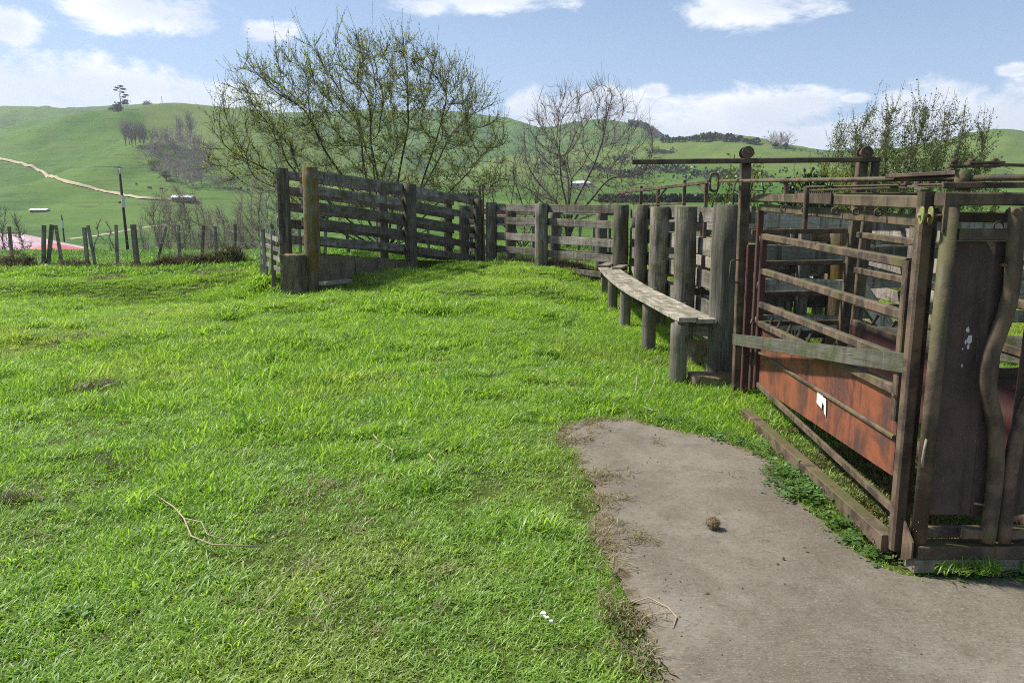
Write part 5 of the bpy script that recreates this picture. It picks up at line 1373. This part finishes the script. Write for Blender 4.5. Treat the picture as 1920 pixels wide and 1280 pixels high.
def make_grass():
    rng = np.random.default_rng(99)
    G = M['grass']
    shapes = [tuft('t', G, rng, n=26, rad=.08, h=(.03, .07), w=.0060, lean=.8, droop=.75) for _ in range(5)]           # 0-4 short lawn
    shapes += [tuft('t', G, rng, n=36, rad=.08, h=(.04, .088), w=.0056, lean=.95, wind=(.35, .0), droop=.9) for _ in range(5)]   # 5-9 taller
    shapes += [tuft('t', G, rng, n=46, rad=.14, h=(.05, .12), w=.0078, lean=.95, wind=(.3, 0), droop=.9) for _ in range(4)]    # 10-13 for farther off
    parts = []
    for d0, d1, dens in ((1.6, 4, 780), (4, 7, 520), (7, 12, 260), (12, 19.9, 150)):
        x, y = sample(rng, d0, d1, dens, -1.25 if d0 > 3 else -.95, .95); parts.append((x, y))
    n = 11500; x, y = rng.uniform(-5.5, .4, n), rng.uniform(-.6, 4, n); q = ~((x > -.95 * y) & (y > 1.6)); parts.append((x[q], y[q]))     # the lawn round the camera
    x = np.concatenate([p[0] for p in parts]); y = np.concatenate([p[1] for p in parts])
    ins = in_poly(x, y, SLAB); ed = edge_dist(x, y, SLAB)
    keep = (~ins) | (ed < .025)
    keep &= ~((x > 1.80) & (x < 1.94) & (y > 3.4) & (y < 6.05)); keep &= ~((x > 2.3) & (y < 3.4)) & ~((x > 1.88) & (x < 2.75) & (y > 3.5) & (y < 6.5) & (rng.random(len(x)) < .72))
    # worn, thinner turf patches
    worn = fbm(x * .9 + 3, y * .9, 3); keep &= ~((worn > .16) & (rng.random(len(x)) < .45))
    x, y, ed = x[keep], y[keep], ed[keep]
    # arching clumps that stand above the turf
    cx, cy = sample(rng, 3.6, 15, 2.3, -.8, .12); q = ~in_poly(cx, cy, SLAB) & (edge_dist(cx, cy, SLAB) > .25) & (fbm(cx * .6 + 4, cy * .6, 3) > -.05); cx, cy = cx[q], cy[q]
    k = rng.integers(9, 20, len(cx)); ci = np.repeat(np.arange(len(cx)), k); rad = np.repeat(rng.uniform(.07, .17, len(cx)), k); ang = rng.uniform(0, 6.28, len(ci)); qq = np.sqrt(rng.random(len(ci)))
    ex = cx[ci] + 1.5 * rad * qq * np.cos(ang); ey = cy[ci] + rad * qq * np.sin(ang); lift = np.concatenate([np.zeros(len(x)), .45 * rad * (1 - qq ** 2)]); big = np.concatenate([np.ones(len(x)), np.full(len(ci), 1.35)])
    x = np.concatenate([x, ex]); y = np.concatenate([y, ey]); ed = np.concatenate([ed, np.full(len(ci), 1.)]); r = np.hypot(x, y)
    z = land(x, y) + lift; tall = fbm(x * 1.6, y * 1.6, 4) + .5 * fbm(x * .5 + 8, y * .5, 2) + np.clip((y - 4.2) / 10, -.1, .2)
    tall = tall + np.where((x > 1.0) & (y > 5.6), .06, 0)
    I = np.where(r > 9, rng.integers(10, 14, len(x)), np.where(tall > .06, rng.integers(5, 10, len(x)), rng.integers(0, 5, len(x))))
    s = (1 + np.clip(tall, -.2, .5) * 1.5) * rng.uniform(.75, 1.25, len(x)) * np.where(r > 9, .62 + .02 * (r - 9), 1.0)
    s = np.where(ed < .12, s * .75, s) * big; I = np.where((big > 1) & (r <= 9), rng.integers(5, 10, len(x)), I)
    S = np.column_stack([s, s, s * np.clip(.85 + tall, .6, 1.6)])
    scatter('grass', G, shapes, np.column_stack([x, y, z]), S, I, tilt=rng.normal(.4, 1.1, len(x)))
    # far paddock
    shapes = [tuft('m', M['meadow'], rng, n=26, rad=.28, h=(.09, .20), w=.028, lean=.6, droop=.6) for _ in range(4)]
    x, y = sample(rng, 18.5, 44, 34, -.9, .8); z = land(x, y)
    scatter('paddock_grass', M['meadow'], shapes, np.column_stack([x, y, z]), rng.uniform(.6, 1.15, len(x)), rng.integers(0, 4, len(x)))
    # dead, dry grass: along the fence line, on lumps in the lawn, along the slab edge
    shapes = [tuft('d', M['deadgrass'], rng, n=40, rad=.16, h=(.12, .30), w=.008, lean=.9, droop=1.0) for _ in range(3)]
    shapes += [tuft('d', M['straw'], rng, n=16, rad=.09, h=(.05, .13), w=.0050, lean=2.2, flat=.3, droop=.5) for _ in range(3)]
    P = []; S = []; I = []
    def blob(cx, cy, rx, ry, hh, n, sc_, ids, up=0.):
        for k in range(n):
            a = rng.uniform(0, 6.28); q = math.sqrt(rng.random()); x_, y_ = cx + rx * q * math.cos(a), cy + ry * q * math.sin(a)
            P.append((x_, y_, gz(x_, y_) + 1.45 * hh * (1 - q * q) * rng.uniform(.3, 1))); S.append(sc_ * rng.uniform(.7, 1.2)); I.append(int(rng.choice(ids)))
    for cx, rx, hh, n in ((-12.75, .55, .32, 60), (-11.3, .5, .12, 40), (-9.9, .8, .08, 30), (-9.1, .35, .08, 25), (-8.45, .8, .22, 90), (-7.5, .75, .36, 110), (-5.6, .7, .06, 35), (-5.05, .25, .1, 20), (-14.2, .7, .15, 40)):
        blob(cx, 19.9, rx, .28, hh, n, 1., (0, 1, 2))
    for cx, cy, rx, n, sc_, ids in ((-2.55, 4.9, .2, 14, .5, (0, 1)), (-3.9, 6.9, .25, 22, .6, (0, 1)), (-2.95, 4.15, .15, 10, .45, (0, 1, 3)), (-5.2, 9.2, .4, 14, .5, (0, 1)), (-1.9, 7.4, .25, 12, .5, (3, 4)), (-9.5, 18.0, .6, 26, .7, (0, 1)), (-6.9, 18.2, .6, 26, .7, (0, 1, 2)), (-11.5, 16.8, .6, 18, .6, (0, 1)), (-1.15, 4.3, .28, 26, .8, (3, 4, 5)), (-.7, 4.55, .2, 16, .8, (3, 4)), (-.95, 3.35, .12, 10, .6, (3, 4)), (-3.3, 8.0, .2, 10, .5, (3,)), (1.5, 8.1, .2, 12, .5, (3, 0))):
        blob(cx, cy, rx, rx * .8, .02, n, sc_, ids)
    for k in range(260):       # long dry grass standing behind the back fence
        t = rng.random(); x_ = -.2 + 2.2 * t + rng.normal(0, .12); y_ = 18.0 - 2.7 * t + rng.normal(.0, .12); P.append((x_, y_, gz(x_, y_))); S.append(rng.uniform(.8, 1.25)); I.append(int(rng.integers(0, 3)))
    edge = [q for q in SLAB[20:] + SLAB[:6]]
    for k in range(220):       # straw and chaff washed on to the slab rim
        i = rng.integers(0, len(edge) - 1); a, b = edge[i], edge[i + 1]; t = rng.random(); off = abs(rng.normal(0, .026)); cl = vnoise(np.array([a[0] * 5 + 9.]), np.array([a[1] * 3 + t * 1.5]))[0]
        if rng.random() > (cl - .35) * 2: continue
        x_ = a[0] + (b[0] - a[0]) * t + off; y_ = a[1] + (b[1] - a[1]) * t + rng.normal(0, .03) - (off if i > len(edge) - 7 else 0); P.append((x_, y_, .018)); S.append(rng.uniform(.45, .9)); I.append(int(rng.integers(3, 6)))
    for cx, cy, rx, n in ((.60, 4.60, .12, 46), (.56, 4.22, .08, 26), (.62, 3.66, .10, 22), (.52, 3.9, .08, 22), (.50, 5.4, .09, 26), (.62, 5.7, .12, 26), (.55, 2.9, .05, 14), (.50, 2.66, .05, 14), (1.35, 4.62, .06, 5), (1.05, 5.4, .08, 6)):
        for k in range(int(n * .55)): x_, y_ = cx + rng.normal(0, rx * .5), cy + rng.normal(0, rx * .7); P.append((x_, y_, .016)); S.append(rng.uniform(.4, .8)); I.append(int(rng.integers(3, 6)))
    for k in range(900): x_ = rng.uniform(-15, -5.8); y_ = rng.uniform(16.4, 19.6); P.append((x_, y_, gz(x_, y_))); S.append(rng.uniform(.2, .5)); I.append(int(rng.choice((0, 1, 2, 3, 4, 5))))
    for k in range(2600):      # stray straws through the lawn
        y_ = math.sqrt(rng.uniform(2.2 ** 2, 15 ** 2)); x_ = y_ * rng.uniform(-.75, .12)
        if vnoise(np.array([x_ * 1.3 + 40]), np.array([y_ * 1.3]))[0] < .62 or in_poly(np.array([x_]), np.array([y_]), SLAB)[0]: continue
        P.append((x_, y_, gz(x_, y_) + .015)); S.append(rng.uniform(.35, .8)); I.append(int(rng.integers(3, 6)))
    for k in range(60): y_ = rng.uniform(1.9, 3.2); P.append((.42 + rng.normal(0, .03), y_, .012)); S.append(rng.uniform(.35, .6)); I.append(int(rng.integers(3, 6)))
    scatter('dead_grass', M['deadgrass'], shapes, np.array(P), np.array(S), np.array(I))
    # moss and short yellow growth inside the crush base, on the ramp wall
    shapes = [tuft('k', M['moss'], rng, n=46, rad=.06, h=(.008, .028), w=.006, lean=.8, droop=.5) for _ in range(3)]
    n = 1500; x_ = rng.uniform(1.70, 2.75, n); y_ = rng.uniform(3.5, 6.2, n); k = (fbm(x_ * 3, y_ * 3, 3) > -.06) & (x_ > 1.86); x_, y_ = x_[k], y_[k]; P = np.column_stack([x_, y_, np.full(len(x_), .004) + .03 * np.clip((x_ - 1.9), 0, .1) * 5])
    q = rng.random(260); wx = -3.25 + 1.2 * q + rng.normal(0, .04, 260) - .05; wy = 13.1 + 2.6 * q; P2 = np.column_stack([wx, wy, .93 - .32 * q])
    ex = rng.uniform(.44, .50, 120); ey = rng.uniform(2.2, 3.0, 120); P3 = np.column_stack([ex, ey, np.full(120, .01)])
    P = np.concatenate([P, P2, P3]); scatter('moss', M['moss'], shapes, P, rng.uniform(.7, 1.4, len(P)), rng.integers(0, 3, len(P)))
    # broad leaved weeds along the base rail and the slab rim
    shapes = [rosette('w', M['weed'], rng, 24, .020, .035) for _ in range(3)]
    P = []
    rim = [(1.0, 6.05), (1.2, 5.85), (1.45, 5.62), (1.64, 5.32), (1.74, 4.95), (1.76, 4.55), (1.72, 4.25), (1.74, 3.95), (1.79, 3.7), (1.84, 3.5)]
    for i in range(len(rim) - 1):
        for k in range(13): t = rng.random(); P.append((rim[i][0] + (rim[i + 1][0] - rim[i][0]) * t + rng.normal(.0, .05), rim[i][1] + (rim[i + 1][1] - rim[i][1]) * t + rng.normal(.02, .06), .012))
    for k in range(34): P.append((rng.uniform(1.55, 1.76), rng.uniform(4.25, 4.75), .015))
    for k in range(40): P.append((rng.uniform(1.95, 2.65), rng.uniform(3.34, 3.40), .0))
    for k in range(30): a = rng.uniform(2.4, 9); P.append((a * rng.uniform(-.7, .1), a, .0))
    P = np.array(P); P[:, 2] += land(P[:, 0], P[:, 1]); scatter('broad_weeds', M['weed'], shapes, P, rng.uniform(.45, 1.25, len(P)), rng.integers(0, 3, len(P)))
    # tall blades under the front skid
    shapes = [tuft('s', M['grass'], rng, n=26, rad=.05, h=(.05, .12), w=.005, lean=.9, droop=.8) for _ in range(3)]
    P = np.column_stack([np.concatenate([rng.uniform(1.98, 2.26, 26), rng.uniform(2.4, 2.7, 14)]), rng.uniform(3.31, 3.385, 40), np.full(40, .008)]); scatter('skid_grass', M['grass'], shapes, P, rng.uniform(.6, .95, 40), rng.integers(0, 3, 40))


make_grass()

# ------------------------------------------------------------------ small things lying about


def make_litter():
    rng = random.Random(5)
    # ball of dry chaff on the slab
    r2 = np.random.default_rng(8); o = thing('chaff_ball', 'fist sized ball of dry brown chaff lying alone on the concrete', 'dung ball', (1.05, 3.80, .02))
    import bmesh
    bm = bmesh.new(); bmesh.ops.create_icosphere(bm, subdivisions=3, radius=.032)
    for v in bm.verts: v.co *= 1 + r2.normal(0, .10); v.co.z = v.co.z * .85 + .024
    me = bpy.data.meshes.new('core'); bm.to_mesh(me); bm.free(); me.materials.append(M['dung']); q = bpy.data.objects.new('core', me); COL.objects.link(q); q.parent = o
    n = 420; d = r2.normal(0, 1, (n, 3)); d /= np.linalg.norm(d, axis=1)[:, None]; C = d * .031; C[:, 2] = C[:, 2] * .85 + .025; a = np.cross(d, r2.normal(0, 1, (n, 3))); a /= np.linalg.norm(a, axis=1)[:, None]; a = a + d * .5
    b = np.cross(a, d) * .0011; L = r2.uniform(.008, .022, (n, 1)); V = np.stack([C - b, C + b, C + a * L + b * .4, C + a * L - b * .4], 1).reshape(-1, 3); q = np_mesh('straws', V, np.arange(4 * n).reshape(-1, 4), M['straw']); q.parent = o
    def stick(P, r, name, label, cat, mat='twig', group=None):
        tag(MB().tube([(x, y, gz(x, y) + z) for x, y, z in P], r, 6).build(name, M[mat]), label, cat, group)
    stick([(1.115, 6.45, .03), (1.19, 6.47, .10), (1.26, 6.6, .19), (1.29, 6.75, .24)], .0045, 'dry_stalk', 'pale curved dry stalk standing in grass near the slab, right of two', 'stalk', 'pale')
    stick([(1.04, 6.5, .03), (1.09, 6.6, .10), (1.12, 6.75, .18)], .005, 'dry_stalk', 'short pale dry stalk standing in grass, left of the curved one', 'stalk', 'pale')
    stick([(.84, 6.3, .05), (.95, 6.42, .08), (1.0, 6.4, .06)], .006, 'dry_stalk', 'pale dry stalk lying leftmost in the grass behind the slab', 'stalk', 'pale')
    stick([(1.08, 6.15, .06), (1.14, 6.08, .05), (1.24, 6.02, .05)], .005, 'dry_stalk', 'short pale dry stalk lying nearest the slab rim', 'stalk', 'pale')
    stick([(-2.05, 4.2, .05), (-1.85, 4.0, .05), (-1.72, 3.82, .06), (-1.6, 3.62, .05), (-1.45, 3.50, .06), (-1.2, 3.50, .05)], .0042, 'dead_vine', 'long kinked dead vine lying on the lawn at lower left', 'vine')
    stick([(-1.72, 3.82, .06), (-1.6, 3.75, .07), (-1.52, 3.62, .06), (-1.4, 3.55, .06)], .003, 'dead_vine', 'thin dead tendril beside the long kinked vine', 'vine')
    stick([(-1.0, 5.35, .06), (-.92, 5.15, .06), (-.8, 4.95, .07), (-.78, 4.8, .05)], .004, 'dead_twig', 'bent dead twig on the grass in the middle of the lawn', 'twig')
    stick([(-.95, 5.1, .07), (-.7, 5.25, .06)], .004, 'dead_twig', 'thin straight twig crossing the bent twig on the lawn', 'twig')
    stick([(.52, 3.02, .02), (.58, 3.04, .03), (.65, 2.98, .02), (.67, 2.9, .02), (.64, 2.82, .015)], .0028, 'dead_twig', 'thin curled twig on the slab rim at the bottom', 'twig')
    stick([(-.55, 4.9, .06), (-.5, 4.75, .06)], .004, 'dead_twig', 'short dead twig right of the bent twig', 'twig')
    # droppings
    q = MB()
    for (x, y, s) in ((.125, 2.86, 1.), (.14, 2.83, .8), (.155, 2.80, .7), (.13, 2.84, .6)):
        q.prism([(x + math.cos(k * .8) * .012 * s * rng.uniform(.6, 1.2), y + math.sin(k * .8) * .012 * s * rng.uniform(.6, 1.2), .055) for k in range(8)], (0, 0, .006))
    tag(q.build('white_dropping', M['white']), 'small white bird dropping splashed on the grass near the bottom', 'bird dropping')
    # soil crumbs on the concrete: nobody could count them
    V = []; F = []; r3 = np.random.default_rng(4)
    for k in range(230):
        if k < 170: x, y = abs(r3.normal(.58, .10)), r3.uniform(2.5, 5.8)
        else: x, y = r3.uniform(.5, 1.7), r3.uniform(2.6, 5.6)
        if not in_poly(np.array([x]), np.array([y]), SLAB)[0]: continue
        s = r3.uniform(.0015, .006) if k < 222 else r3.uniform(.006, .011); b = len(V); j = lambda: r3.uniform(.6, 1.2) * s
        V += [(x - j(), y, .014), (x, y - j(), .014), (x + j(), y, .014), (x, y + j(), .014), (x, y, .014 + j())]; F += [(b, b + 1, b + 4), (b + 1, b + 2, b + 4), (b + 2, b + 3, b + 4), (b + 3, b, b + 4)]
    o = np_mesh('soil_crumbs', np.array(V), np.array(F), plain('dark_soil', (.11, .08, .055), (.07, .05, .035), 60)); tag(o, kind='stuff')


make_litter()

# ------------------------------------------------------------------ haze in the valley air
def make_haze():
    m = bpy.data.materials.new('haze'); m.use_nodes = True; t = NT(m.node_tree)
    pv = t.n('ShaderNodeVolumePrincipled', {'Color': (.86, .92, 1., 1), 'Density': .00016, 'Anisotropy': .2}); t.n('ShaderNodeOutputMaterial', {'Volume': pv})
    q = MB(); q.box((-3700, -3700, -40), (3700, 3700, 290)); tag(q.build('haze', m), kind='stuff')


HAZE = True
if HAZE: make_haze()
